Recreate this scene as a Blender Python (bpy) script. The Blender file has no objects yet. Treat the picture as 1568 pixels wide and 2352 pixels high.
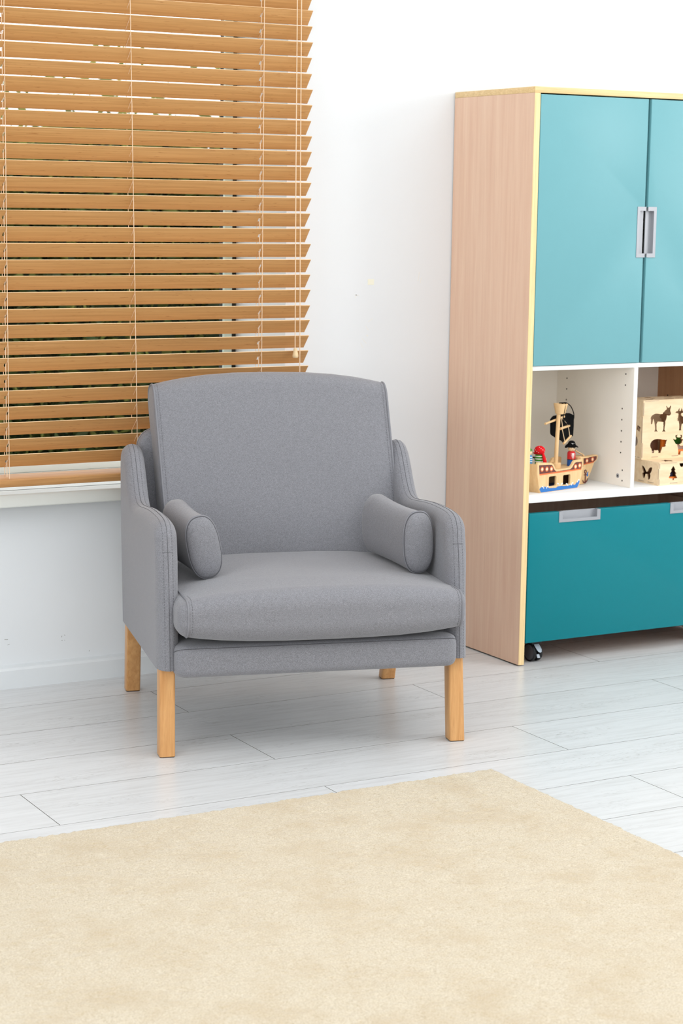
import bpy, bmesh, math, random
import numpy as np
from mathutils import Vector, Matrix
from mathutils.geometry import tessellate_polygon

random.seed(7)
SC = bpy.context.scene
COL = SC.collection
PI = math.pi

# ------------------------------------------------------------------ camera, sky, lights, exposure
cam_d = bpy.data.cameras.new('camera')
cam = bpy.data.objects.new('camera', cam_d)
COL.objects.link(cam)
_r = Vector((0.87262, -0.48817, 0.01457)); _u = Vector((0.06296, 0.14203, 0.98786)); _b = Vector((-0.48432, -0.86111, 0.15468))
cam.matrix_world = Matrix(((_r.x, _u.x, _b.x, 0.0), (_r.y, _u.y, _b.y, 0.0), (_r.z, _u.z, _b.z, 1.2), (0, 0, 0, 1)))
cam_d.sensor_fit = 'VERTICAL'
cam_d.sensor_height = 36.0
cam_d.sensor_width = 24.0
cam_d.lens = 69.284
cam_d.clip_start = 0.05
cam_d.dof.use_dof = True
cam_d.dof.focus_distance = 4.35
cam_d.dof.aperture_fstop = 8.0
SC.camera = cam

w = bpy.data.worlds.new('sky')
SC.world = w
w.use_nodes = True
bg = w.node_tree.nodes['Background']
bg.inputs[0].default_value = (0.86, 0.93, 1.0, 1)
bg.inputs[1].default_value = 2.2

def area(name, loc, target, sx, sy, power, col=(1, 1, 1), spread=PI):
    d = bpy.data.lights.new(name, 'AREA')
    d.shape = 'RECTANGLE'; d.size = sx; d.size_y = sy; d.energy = power; d.color = col
    d.spread = spread
    o = bpy.data.objects.new(name, d); COL.objects.link(o)
    o.location = loc
    o.rotation_euler = (Vector(target) - Vector(loc)).to_track_quat('-Z', 'Y').to_euler()
    return o

area('daylight_right', (5.3, 1.7, 1.75), (2.3, 4.1, 0.7), 1.3, 1.3, 42, (1.0, 0.985, 0.965))
area('bounced_ceiling', (2.5, 2.35, 2.68), (2.5, 2.5, 0.0), 4.6, 4.0, 88, (0.96, 0.982, 1.0))
area('fill_behind', (0.2, -1.9, 1.7), (2.1, 4.2, 0.8), 2.6, 1.8, 46, (0.965, 0.985, 1.0))  # unseen fill added behind the camera to lift the cabinet niches
area('fill_left', (-2.0, 1.5, 1.5), (2.7, 4.2, 0.65), 2.4, 1.7, 58, (0.97, 0.985, 1.0))  # fill lamp added out of view, brightens the cabinet's left side

SC.view_settings.view_transform = 'Standard'
SC.view_settings.look = 'None'
SC.view_settings.exposure = -0.06
SC.view_settings.gamma = 1.0
SC.view_settings.use_curve_mapping = False
SC.cycles.use_denoising = True
SC.cycles.max_bounces = 10
SC.cycles.diffuse_bounces = 6
SC.cycles.sample_clamp_indirect = 6.0

# ------------------------------------------------------------------ materials
def lin(r, g, b):
    f = lambda c: (c / 255 / 12.92) if c / 255 <= 0.04045 else ((c / 255 + 0.055) / 1.055) ** 2.4
    return (f(r), f(g), f(b), 1.0)

class N:
    def __init__(s, name, rough=0.5, spec=0.5, metal=0.0):
        s.m = bpy.data.materials.new(name); s.m.use_nodes = True
        s.t = s.m.node_tree; s.n = s.t.nodes; s.b = s.n['Principled BSDF']
        s.b.inputs['Roughness'].default_value = rough
        s.b.inputs['Specular IOR Level'].default_value = spec
        s.b.inputs['Metallic'].default_value = metal
    def add(s, typ, **kw):
        nd = s.n.new(typ)
        for k, v in kw.items(): setattr(nd, k, v)
        return nd
    def link(s, a, b): s.t.links.new(a, b)
    def coord(s, scale=(1, 1, 1), rand=False, kind='Object'):
        tc = s.add('ShaderNodeTexCoord'); mp = s.add('ShaderNodeMapping')
        mp.inputs['Scale'].default_value = scale
        if rand:
            oi = s.add('ShaderNodeObjectInfo'); mul = s.add('ShaderNodeVectorMath', operation='SCALE')
            mul.inputs[0].default_value = (37.1, 53.7, 71.3)
            s.link(oi.outputs['Random'], mul.inputs['Scale']); s.link(mul.outputs[0], mp.inputs['Location'])
        s.link(tc.outputs[kind], mp.inputs['Vector'])
        return mp.outputs[0]
    def noise(s, vec, scale, detail=3, rough=0.5, dist=0.0):
        nz = s.add('ShaderNodeTexNoise'); nz.inputs['Scale'].default_value = scale
        nz.inputs['Detail'].default_value = detail; nz.inputs['Roughness'].default_value = rough
        nz.inputs['Distortion'].default_value = dist
        s.link(vec, nz.inputs['Vector']); return nz.outputs['Fac']
    def ramp(s, fac, stops):
        r = s.add('ShaderNodeValToRGB'); e = r.color_ramp.elements
        while len(e) < len(stops): e.new(0.5)
        for el, (p, c) in zip(e, stops): el.position = p; el.color = c
        s.link(fac, r.inputs[0]); return r.outputs[0]
    def mix(s, a, b, fac, mode='MIX'):
        mx = s.add('ShaderNodeMix', data_type='RGBA', blend_type=mode)
        for sock, v in ((mx.inputs[6], a), (mx.inputs[7], b)):
            if isinstance(v, tuple): sock.default_value = v
            else: s.link(v, sock)
        if isinstance(fac, (int, float)): mx.inputs[0].default_value = fac
        else: s.link(fac, mx.inputs[0])
        return mx.outputs[2]
    def base(s, c):
        if isinstance(c, tuple): s.b.inputs['Base Color'].default_value = c
        else: s.link(c, s.b.inputs['Base Color'])
    def bump(s, h, strength=0.2, dist=0.002):
        bp = s.add('ShaderNodeBump'); bp.inputs['Strength'].default_value = strength; bp.inputs['Distance'].default_value = dist
        s.link(h, bp.inputs['Height']); s.link(bp.outputs[0], s.b.inputs['Normal'])

def sc(c, k): return (c[0] * k, c[1] * k, c[2] * k, 1)

def plain(name, c, rough=0.5, spec=0.4, metal=0.0):
    n = N(name, rough, spec, metal); v = n.coord((1, 1, 1))
    n.base(n.mix(sc(c, 0.985), sc(c, 1.012), n.noise(v, 25, 3)))
    return n.m

def wood(name, c_dark, c_light, stretch, scale=30, rough=0.45, fleck=0.25, rand=True):
    """stretch: mapping scale; the small component is the grain's direction"""
    n = N(name, rough, 0.35); v = n.coord(stretch, rand)
    g = n.noise(v, scale, 6, 0.6, 0.4)
    col = n.ramp(g, [(0.30, c_dark), (0.70, c_light)])
    f = n.noise(v, scale * 3.7, 2, 0.5)
    col = n.mix(col, sc(c_dark, 0.72), n.ramp(f, [(0.60, (0, 0, 0, 1)), (0.75, (fleck, fleck, fleck, 1))]))
    n.base(col); n.bump(g, 0.06, 0.001)
    return n.m

M = {}
n = N('wall_paint', 0.75, 0.25); v = n.coord()
n.base(n.mix(lin(227, 230, 232), lin(230, 233, 235), n.noise(v, 2.0, 4))); n.bump(n.noise(v, 180, 2), 0.04, 0.0005); M['wall'] = n.m
M['trim'] = plain('white_gloss_trim', lin(226, 230, 232), 0.35)
M['sill'] = plain('ivory_sill_paint', lin(226, 228, 222), 0.4)
M['frame'] = plain('pale_window_frame', lin(205, 222, 212), 0.4)
M['gasket'] = plain('dark_rubber_gasket', lin(38, 42, 40), 0.7)
M['ceiling'] = plain('ceiling_white', lin(240, 240, 240), 0.8)

def plank_mat():
    n = N('whitewashed_plank', 0.30, 0.45); v = n.coord((1.2, 14, 14), True); v2 = n.coord((3.5, 22, 22), True)
    g = n.noise(v, 6, 6, 0.65, 0.3)
    col = n.ramp(g, [(0.30, lin(203, 203, 203)), (0.52, lin(216, 217, 218)), (0.75, lin(223, 224, 225))])
    speck = n.noise(v2, 16, 4, 0.6); cluster = n.noise(n.coord((2.0, 7, 7), True), 2.2, 3)
    a = n.ramp(speck, [(0.57, (0, 0, 0, 1)), (0.66, (1, 1, 1, 1))]); b = n.ramp(cluster, [(0.50, (0, 0, 0, 1)), (0.64, (0.6, 0.6, 0.6, 1))])
    mask = n.mix(a, b, 1.0, 'MULTIPLY')
    oi = n.add('ShaderNodeObjectInfo')
    tone = n.ramp(oi.outputs['Random'], [(0, (0.965, 0.965, 0.96, 1)), (1, (1.0, 1.0, 1.0, 1))])
    n.base(n.mix(n.mix(col, lin(140, 136, 128), mask), tone, 1.0, 'MULTIPLY'))
    n.bump(g, 0.05, 0.001)
    return n.m
M['plank'] = plank_mat()
M['plank_core'] = plain('plank_core', lin(112, 106, 96), 0.9, 0.1)
M['subfloor'] = plain('dark_subfloor', lin(92, 88, 80), 0.9)

def fabric_mat():
    n = N('grey_woven_fabric', 0.9, 0.15); v = n.coord()
    s1 = n.noise(v, 860, 2, 0.6); s2 = n.noise(v, 170, 3, 0.6)
    col = n.ramp(s1, [(0.30, lin(100, 99, 103)), (0.5, lin(127, 127, 132)), (0.72, lin(154, 154, 160))])
    col = n.mix(col, n.ramp(s2, [(0.35, lin(126, 126, 131)), (0.65, lin(148, 148, 153))]), 0.22)
    n.base(col); n.bump(s1, 0.25, 0.0010)
    n.b.inputs['Sheen Weight'].default_value = 0.27; n.b.inputs['Sheen Roughness'].default_value = 0.5
    return n.m
M['fabric'] = fabric_mat()
M['piping'] = plain('grey_fabric_piping', lin(134, 134, 139), 0.9, 0.1)
M['thread'] = plain('dark_grey_thread', lin(94, 94, 98), 0.9, 0.1)
M['underside'] = plain('black_underlining', lin(52, 52, 54), 0.95, 0.1)
M['leg'] = wood('beech_leg', lin(196, 140, 84), lin(224, 172, 114), (9, 9, 0.8), 9, 0.4, 0.35)
M['leg_pad'] = plain('brown_glide', lin(70, 50, 36), 0.8)

def bamboo():
    n = N('bamboo_slat', 0.42, 0.4); v = n.coord((0.6, 30, 30), True)
    g = n.noise(v, 7, 5, 0.6, 0.2)
    col = n.ramp(g, [(0.25, lin(190, 142, 86)), (0.5, lin(206, 156, 98)), (0.78, lin(219, 171, 113))])
    k = n.noise(n.coord((7, 60, 60), True), 5, 3, 0.5)
    col = n.mix(col, lin(160, 102, 52), n.ramp(k, [(0.64, (0, 0, 0, 1)), (0.74, (0.6, 0.6, 0.6, 1))]))
    n.base(col); n.bump(g, 0.05, 0.0006); return n.m
M['bamboo'] = bamboo()
M['bamboo_edge'] = plain('pale_bamboo_edge', lin(238, 206, 164), 0.5)
M['rail'] = wood('bamboo_rail', lin(176, 126, 76), lin(206, 156, 100), (0.6, 20, 20), 8, 0.45)
M['cord'] = plain('cream_cord', lin(236, 208, 176), 0.8, 0.2)
M['tassel'] = wood('pale_wood_tassel', lin(226, 196, 150), lin(238, 212, 168), (14, 14, 2), 10, 0.4, 0.1)

M['maple_side'] = wood('pink_maple_laminate', lin(224, 184, 158), lin(234, 200, 174), (16, 12, 0.55), 6, 0.4, 0.12)
M['maple_edge_v'] = wood('yellow_maple_edge', lin(228, 194, 138), lin(246, 218, 166), (30, 14, 0.8), 7, 0.45, 0.5)
M['maple_edge_h'] = wood('yellow_maple_edge_top', lin(216, 182, 128), lin(240, 210, 158), (0.8, 14, 30), 7, 0.45, 0.4)
M['maple_in'] = wood('brown_maple_inside', lin(186, 136, 98), lin(204, 154, 114), (16, 12, 0.55), 6, 0.45, 0.12)
M['inner_board'] = plain('warm_white_inner_board', lin(248, 241, 230), 0.5)
M['white_board'] = plain('white_melamine', lin(232, 233, 232), 0.4)
M['teal_light'] = plain('light_teal_lacquer', lin(112, 167, 174), 0.38, 0.25)
M['teal_dark'] = plain('dark_teal_lacquer', lin(0, 122, 132), 0.36, 0.25)
M['metal'] = plain('matt_silver', lin(164, 166, 171), 0.42, 0.5, 0.25)
M['hole'] = plain('dark_peg_hole', lin(44, 34, 28), 0.9)
M['black'] = plain('black_rubber', lin(22, 22, 24), 0.55)
M['charcoal'] = plain('charcoal_plastic', lin(74, 75, 80), 0.4)
M['pedal'] = plain('pale_grey_plastic', lin(172, 182, 192), 0.4)

M['ply'] = wood('birch_plywood', lin(232, 200, 160), lin(246, 222, 186), (1.3, 12, 7), 9, 0.5, 0.06)
M['ply_edge'] = plain('burnt_plywood_edge', lin(150, 116, 86), 0.8)
M['toy_wood'] = wood('toy_beech', lin(222, 182, 130), lin(236, 202, 152), (12, 12, 1.6), 10, 0.5, 0.1)
M['maroon'] = plain('maroon_print', lin(104, 52, 46), 0.5)
M['orange'] = plain('orange_print', lin(226, 116, 64), 0.5)
M['cream'] = plain('cream_print', lin(250, 226, 190), 0.5)
M['blue'] = plain('blue_print', lin(44, 116, 190), 0.5)
M['white_paint'] = plain('white_print', lin(242, 240, 236), 0.5)
M['black_felt'] = plain('black_felt', lin(22, 22, 23), 0.95, 0.1)
M['twine'] = plain('natural_twine', lin(226, 200, 164), 0.9, 0.1)
M['skin'] = plain('peg_skin', lin(240, 208, 166), 0.5)
M['red'] = plain('red_paint', lin(206, 34, 40), 0.45)
M['red_felt'] = plain('red_felt', lin(216, 32, 38), 0.9, 0.1)
M['green'] = plain('green_paint', lin(70, 140, 52), 0.45)
M['royal'] = plain('royal_blue_paint', lin(18, 84, 164), 0.45)
M['sky_blue'] = plain('sky_blue_paint', lin(66, 146, 198), 0.45)
M['gold'] = plain('gold_paint', lin(206, 166, 60), 0.4)
M['walnut'] = plain('walnut_block', lin(104, 66, 42), 0.6)
M['block_orange'] = plain('orange_block', lin(240, 128, 36), 0.5)
M['block_green'] = plain('green_block', lin(52, 132, 40), 0.5)
M['block_pink'] = plain('pale_pink_block', lin(226, 190, 172), 0.5)
M['block_blue'] = plain('slate_blue_block', lin(84, 88, 120), 0.5)

def rug_mat():
    n = N('beige_pile', 0.95, 0.1); v = n.coord()
    fine = n.noise(v, 330, 3, 0.7); mid = n.noise(v, 70, 4, 0.65); big = n.noise(v, 7.5, 5, 0.65)
    col = n.ramp(fine, [(0.30, lin(174, 159, 133)), (0.52, lin(203, 190, 167)), (0.75, lin(218, 209, 191))])
    col = n.mix(col, lin(184, 166, 136), n.ramp(mid, [(0.50, (0, 0, 0, 1)), (0.74, (0.30, 0.30, 0.30, 1))]))
    col = n.mix(col, lin(182, 160, 126), n.ramp(big, [(0.46, (0, 0, 0, 1)), (0.74, (0.55, 0.55, 0.55, 1))]))
    n.base(col); n.b.inputs['Sheen Weight'].default_value = 0.2
    return n.m
M['rug'] = rug_mat()
M['rug_edge'] = plain('cream_rug_binding', lin(224, 204, 162), 0.9, 0.1)

n = N('shrub_leaf', 0.6, 0.3); v = n.coord()
lc = n.ramp(n.noise(v, 9, 3), [(0.35, lin(34, 44, 24)), (0.6, lin(62, 76, 36)), (0.8, lin(112, 120, 60))]); n.base(lc)
tl = n.add('ShaderNodeBsdfTranslucent'); tl.inputs[0].default_value = lin(206, 200, 110); mxs = n.add('ShaderNodeMixShader'); mxs.inputs[0].default_value = 0.35
n.link(n.b.outputs[0], mxs.inputs[1]); n.link(tl.outputs[0], mxs.inputs[2]); n.link(mxs.outputs[0], n.n['Material Output'].inputs[0]); M['leaf'] = n.m
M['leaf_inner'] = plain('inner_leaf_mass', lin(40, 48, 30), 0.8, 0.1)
M['bark'] = plain('grey_bark', lin(84, 74, 62), 0.9)
n = N('lawn_grass', 0.9, 0.1); v = n.coord()
n.base(n.ramp(n.noise(v, 14, 5), [(0.35, lin(70, 88, 44)), (0.7, lin(112, 128, 70))])); M['lawn'] = n.m
n = N('window_glass', 0.02, 0.5)
tr = n.add('ShaderNodeBsdfTransparent'); gl = n.add('ShaderNodeBsdfGlossy'); gl.inputs['Roughness'].default_value = 0.02
mx = n.add('ShaderNodeMixShader'); lw = n.add('ShaderNodeLayerWeight'); lw.inputs[0].default_value = 0.12
mp = n.add('ShaderNodeMath', operation='MULTIPLY'); mp.inputs[1].default_value = 0.35
n.link(lw.outputs['Fresnel'], mp.inputs[0]); n.link(mp.outputs[0], mx.inputs[0]); n.link(tr.outputs[0], mx.inputs[1]); n.link(gl.outputs[0], mx.inputs[2])
n.link(mx.outputs[0], n.n['Material Output'].inputs[0]); M['glass'] = n.m

# ------------------------------------------------------------------ mesh helpers
def link(name, me, mat=None, parent=None, smooth=None, off=None):
    if mat is not None and not me.materials:
        me.materials.append(M[mat] if isinstance(mat, str) else mat)
    if smooth is not None:
        for p in me.polygons: p.use_smooth = True
        me.set_sharp_from_angle(angle=math.radians(smooth))
    o = bpy.data.objects.new(name, me); COL.objects.link(o)
    if parent is not None: o.parent = parent
    if off is not None: o.location = off
    return o

def pydata(verts, faces):
    me = bpy.data.meshes.new('mesh'); me.from_pydata([tuple(v) for v in verts], [], [tuple(f) for f in faces])
    bm = bmesh.new(); bm.from_mesh(me); bmesh.ops.recalc_face_normals(bm, faces=bm.faces); bm.to_mesh(me); bm.free()
    me.update(); return me

def bm_mesh(bm):
    bmesh.ops.recalc_face_normals(bm, faces=bm.faces)
    me = bpy.data.meshes.new('mesh'); bm.to_mesh(me); bm.free(); return me

def add_box(bm, lo, hi, bevel=0.0, seg=2, mat4=None):
    b2 = bmesh.new(); bmesh.ops.create_cube(b2, size=1.0)
    c = [(a + b) / 2 for a, b in zip(lo, hi)]; s = [b - a for a, b in zip(lo, hi)]
    for vv in b2.verts: vv.co = Vector((c[i] + vv.co[i] * s[i] for i in range(3)))
    if bevel > 0: bmesh.ops.bevel(b2, geom=list(b2.edges), offset=bevel, segments=seg, profile=0.5, affect='EDGES')
    if mat4 is not None: bmesh.ops.transform(b2, matrix=mat4, verts=b2.verts)
    tmp = bpy.data.meshes.new('t'); b2.to_mesh(tmp); b2.free(); bm.from_mesh(tmp); bpy.data.meshes.remove(tmp)

def box(name, lo, hi, mat, parent=None, bevel=0.0, seg=2, off=None, smooth=40):
    bm = bmesh.new(); add_box(bm, lo, hi, bevel, seg)
    return link(name, bm_mesh(bm), mat, parent, smooth if bevel > 0 else None, off)

def tube_geo(pts, r, closed=False, nseg=8, V=None, F=None, cap=True):
    V = [] if V is None else V; F = [] if F is None else F
    pts = [Vector(p) for p in pts]; k = len(pts); base = len(V)
    rad = r if isinstance(r, (list, tuple)) else [r] * k
    up = None
    for i, p in enumerate(pts):
        a = pts[(i - 1) % k] if (closed or i > 0) else p
        b = pts[(i + 1) % k] if (closed or i < k - 1) else p
        t = (b - a).normalized()
        if up is None:
            up = Vector((0, 0, 1)) if abs(t.z) < 0.9 else Vector((1, 0, 0))
        sde = t.cross(up).normalized(); up = sde.cross(t).normalized()
        for j in range(nseg):
            an = 2 * PI * j / nseg
            V.append(p + (sde * math.cos(an) + up * math.sin(an)) * rad[i])
    for i in range(k if closed else k - 1):
        for j in range(nseg):
            a = base + i * nseg + j; b = base + i * nseg + (j + 1) % nseg
            c = base + ((i + 1) % k) * nseg + (j + 1) % nseg; d = base + ((i + 1) % k) * nseg + j
            F.append((a, b, c, d))
    if not closed and cap:
        F.append(tuple(base + j for j in range(nseg))[::-1]); F.append(tuple(base + (k - 1) * nseg + j for j in range(nseg)))
    return V, F

def tube(name, pts, r, mat, parent=None, closed=False, nseg=8, off=None):
    V, F = tube_geo(pts, r, closed, nseg)
    return link(name, pydata(V, F), mat, parent, 50, off)

def lathe(name, prof, mat, parent=None, nseg=24, at=(0, 0, 0), off=None, smooth=40, tilt=None):
    V, F = [], []
    for (r, z) in prof:
        for j in range(nseg):
            an = 2 * PI * j / nseg; V.append(Vector((r * math.cos(an), r * math.sin(an), z)))
    for i in range(len(prof) - 1):
        for j in range(nseg):
            F.append((i * nseg + j, i * nseg + (j + 1) % nseg, (i + 1) * nseg + (j + 1) % nseg, (i + 1) * nseg + j))
    F.append(tuple(range(nseg))[::-1]); F.append(tuple((len(prof) - 1) * nseg + j for j in range(nseg)))
    if tilt is not None: V = [tilt @ v for v in V]
    V = [v + Vector(at) for v in V]
    return link(name, pydata(V, F), mat, parent, smooth, off)

def ball(name, r, at, mat, parent=None, sx=1, sy=1, sz=1, off=None):
    bm = bmesh.new(); bmesh.ops.create_uvsphere(bm, u_segments=18, v_segments=12, radius=r)
    for v in bm.verts: v.co = Vector((v.co.x * sx + at[0], v.co.y * sy + at[1], v.co.z * sz + at[2]))
    return link(name, bm_mesh(bm), mat, parent, 60, off)

def catmull(pts, per=6, closed=False):
    P = [Vector(p) for p in pts]; out = []; k = len(P)
    for i in range(k if closed else k - 1):
        if closed: a, b, c, d = P[(i - 1) % k], P[i], P[(i + 1) % k], P[(i + 2) % k]
        else: a, b, c, d = P[max(i - 1, 0)], P[i], P[i + 1], P[min(i + 2, k - 1)]
        for j in range(per):
            t = j / per
            out.append(0.5 * ((2 * b) + (c - a) * t + (2 * a - 5 * b + 4 * c - d) * t * t + (3 * b - a - 3 * c + d) * t ** 3))
    if not closed: out.append(P[-1])
    return out

def plate_geo(outer, holes, fmap, t0, t1):
    """a plate with holes: outer / holes are 2D loops, fmap(a, b, depth) -> point"""
    loops = [[Vector((p[0], p[1], 0)) for p in l] for l in [outer] + list(holes)]
    tris = tessellate_polygon(loops); flat = [p for l in loops for p in l]; k = len(flat)
    V = [Vector(fmap(p.x, p.y, t0)) for p in flat] + [Vector(fmap(p.x, p.y, t1)) for p in flat]
    F = [tuple(t) for t in tris] + [tuple(i + k for i in t)[::-1] for t in tris]
    s = 0
    for l in loops:
        m = len(l)
        for i in range(m): F.append((s + i, s + (i + 1) % m, k + s + (i + 1) % m, k + s + i))
        s += m
    return V, F

def plate(name, outer, holes, fmap, t0, t1, mat, parent=None, off=None, edge=None):
    V, F = plate_geo(outer, holes, fmap, t0, t1)
    me = pydata(V, F); o = link(name, me, mat, parent, None, off)
    if edge:
        me.materials.append(M[edge]); nt = len(F) - sum(len(l) for l in [outer] + list(holes))
        ne = len(outer)
        for i, p in enumerate(me.polygons):
            if i >= nt + ne: p.material_index = 1
    return o

def circ(cx, cy, rx, ry=None, k=20):
    ry = rx if ry is None else ry
    return [(cx + rx * math.cos(2 * PI * i / k), cy + ry * math.sin(2 * PI * i / k)) for i in range(k)]

def rrect(x0, y0, x1, y1, r, k=4):
    out = []
    for cx, cy, a0 in ((x1 - r, y1 - r, 0), (x0 + r, y1 - r, 90), (x0 + r, y0 + r, 180), (x1 - r, y0 + r, 270)):
        for i in range(k + 1):
            a = math.radians(a0 + 90 * i / k); out.append((cx + r * math.cos(a), cy + r * math.sin(a)))
    return out

def thing(name, label, cat, loc=(0, 0, 0), rz=0.0, group=None):
    o = bpy.data.objects.new(name, None); COL.objects.link(o); o.empty_display_size = 0.05
    o.location = loc; o.rotation_euler = (0, 0, rz); o['label'] = label; o['category'] = cat
    if group: o['group'] = group
    return o
def tag(o, label, cat, group=None):
    o['label'] = label; o['category'] = cat
    if group: o['group'] = group
    return o
def struct(o): o['kind'] = 'structure'; return o
def stuff(o): o['kind'] = 'stuff'; return o

# ------------------------------------------------------------------ the room
WY = 4.570                      # back wall plane
XL, XR, YF, ZC = -2.4, 5.75, -2.6, 2.75
OX0, OX1, OZ0, OZ1 = 1.05, 2.394, 0.4645, 1.95   # window opening
WT = 0.34
bm = bmesh.new()
add_box(bm, (XL, WY, -0.02), (OX0, WY + WT, ZC)); add_box(bm, (OX1, WY, -0.02), (XR, WY + WT, ZC))
add_box(bm, (OX0, WY, -0.02), (OX1, WY + WT, OZ0)); add_box(bm, (OX0, WY, OZ1), (OX1, WY + WT, ZC))
wall_back = struct(link('wall_back', bm_mesh(bm), 'wall'))
struct(box('wall_left', (XL - 0.1, YF, -0.02), (XL, WY, ZC), 'wall'))
struct(box('wall_right', (XR, YF, -0.02), (XR + 0.1, WY, ZC), 'wall'))
struct(box('wall_front', (XL - 0.1, YF - 0.1, -0.02), (XR + 0.1, YF, ZC), 'wall'))
struct(box('ceiling', (XL - 0.1, YF - 0.1, ZC), (XR + 0.1, WY + WT, ZC + 0.1), 'ceiling'))
# marks on the wall: old tape and scuffs
o = box('tape_mark', (2.640, WY - 0.0006, 0.987), (2.659, WY, 1.002), plain('old_tape', lin(238, 236, 218), 0.5), wall_back)
bm = bmesh.new()
for (x, z, sx, sz, a) in ((2.607, 0.960, 0.006, 0.0012, 0.1), (2.604, 0.957, 0.001, 0.005, 0.3), (2.650, 0.893, 0.008, 0.001, -0.6), (2.640, 0.872, 0.007, 0.001, 0.9),
                          (2.632, 0.838, 0.009, 0.001, 0.8), (2.641, 0.852, 0.003, 0.002, 0.4), (2.625, 0.826, 0.008, 0.001, 1.0), (2.798, 1.008, 0.001, 0.012, 0.15), (2.805, 0.998, 0.001, 0.008, 0.2)):
    add_box(bm, (-sx, -0.0004, -sz), (sx, 0, sz), 0, 1, Matrix.Translation((x, WY, z)) @ Matrix.Rotation(a, 4, 'Y'))
stuff(link('paint_scar', bm_mesh(bm), plain('paint_scar', lin(232, 231, 226), 0.7), wall_back))
bm = bmesh.new()
for (x, z, sx, sz, a) in ((1.622, 0.119, 0.0045, 0.0008, 0.1), (1.628, 0.106, 0.003, 0.0005, -0.4), (1.768, 0.113, 0.0008, 0.002, 0.3), (1.776, 0.116, 0.0018, 0.0007, 0.5), (1.769, 0.103, 0.001, 0.001, 0), (1.776, 0.103, 0.001, 0.0005, 0), (1.842, 0.069, 0.0008, 0.0014, 0)):
    add_box(bm, (-sx, -0.0004, -sz), (sx, 0, sz), 0, 1, Matrix.Translation((x, WY, z)) @ Matrix.Rotation(a, 4, 'Y'))
stuff(link('scuff_mark', bm_mesh(bm), plain('dark_scuff', lin(170, 170, 166), 0.8), wall_back))

# floor: base slab and single planks, half-bond
floor = struct(box('floor', (XL, YF, -0.06), (XR, WY, -0.0042), 'subfloor'))
PW, PL = 0.2236, 1.2069
def plank_finish(bm):
    me = bm_mesh(bm); me.materials.append(M['plank']); me.materials.append(M['plank_core'])
    for p in me.polygons:
        if abs(p.normal.z) < 0.5: p.material_index = 1
    return me
def plank_mesh(length):
    bm = bmesh.new(); g = 0.00075
    add_box(bm, (g, 0.0007, -0.004), (length - g, PW - 0.0007, 0.0), 0.0, 1)
    return plank_finish(bm)
pm = plank_mesh(PL)
row = 0; y = 4.3675
rows = []
while y > YF + 0.1: rows.append(y - PW); y -= PW
rows = [4.3675] + rows
for i, y0 in enumerate(rows):
    if y0 < 0.2: break
    x = (1.9222 if i % 2 == 1 else 1.3378) - 3 * PL
    h = min(PW, WY - y0)
    while x < XR:
        if x + PL > XL:
            x0, x1 = max(x, XL), min(x + PL, XR)
            if x0 == x and x1 == x + PL and h == PW:
                o = link('plank', pm, None, floor, None, (x, y0, 0))
            elif x1 - x0 > 0.02:
                bm = bmesh.new(); add_box(bm, (0.00075, 0.0007, -0.004), (x1 - x0 - 0.00075, h - 0.0007, 0.0), 0.0, 1)
                o = link('plank', plank_finish(bm), None, floor, None, (x0, y0, 0))
        x += PL
yb = [y0 for y0 in rows if y0 >= 0.2][-1]
struct(box('floor_front', (XL, YF, -0.0042), (XR, yb - 0.001, -0.0005), 'plank'))

def baseboard(name, x0, x1):
    prof = [(WY, 0), (WY - 0.030, 0), (WY - 0.030, 0.046), (WY - 0.026, 0.0515), (WY - 0.012, 0.0535), (WY, 0.0535)]
    V = [Vector((x0, a, b)) for a, b in prof] + [Vector((x1, a, b)) for a, b in prof]; k = len(prof)
    F = [tuple(range(k)), tuple(range(k, 2 * k))[::-1]] + [(i, (i + 1) % k, k + (i + 1) % k, k + i) for i in range(k)]
    return struct(link(name, pydata(V, F), 'trim', None, 30))
baseboard('baseboard_back', XL, 2.890); baseboard('baseboard_back', 3.630, XR)

# window: frame, sash, glass, gaskets; sill board
win = bpy.data.objects.new('window_1', None); COL.objects.link(win); struct(win)
WFY = 4.862
fr = bmesh.new()
add_box(fr, (OX1 - 0.0170, WFY, OZ0), (OX1, WFY + 0.07, OZ1)); add_box(fr, (OX0, WFY, OZ0), (OX0 + 0.011, WFY + 0.07, OZ1))
add_box(fr, (OX0, WFY, OZ1 - 0.02), (OX1, WFY + 0.07, OZ1)); add_box(fr, (OX0, WFY, OZ0), (OX1, WFY + 0.07, 0.515))
link('window_frame', bm_mesh(fr), 'gasket', win)
sa = bmesh.new()
add_box(sa, (OX1 - 0.0410, WFY - 0.012, 0.515), (OX1 - 0.0170, WFY + 0.002, OZ1 - 0.02), 0.003); add_box(sa, (OX0 + 0.011, WFY - 0.012, 0.515), (OX0 + 0.035, WFY + 0.002, OZ1 - 0.02), 0.003)
add_box(sa, (OX0 + 0.011, WFY - 0.012, OZ1 - 0.06), (OX1 - 0.011, WFY + 0.002, OZ1 - 0.02), 0.003)
link('sash', bm_mesh(sa), 'frame', win, 40)
box('sash_bottom', (OX0 + 0.011, WFY - 0.014, 0.4936), (OX1 - 0.011, WFY + 0.002, 0.520), 'sill', win, 0.003)
box('pane', (OX0 + 0.03, WFY - 0.007, 0.515), (OX1 - 0.03, WFY - 0.003, OZ1 - 0.05), 'glass', win)
bm = bmesh.new(); add_box(bm, (OX0 - 0.03, 4.497, 0.4605), (OX1 + 0.03, WY, 0.4935), 0.004, 3); add_box(bm, (OX0, WY - 0.01, 0.4645), (OX1, WFY, 0.4935))
struct(link('trim_1', bm_mesh(bm), 'sill', None, 40))

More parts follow.
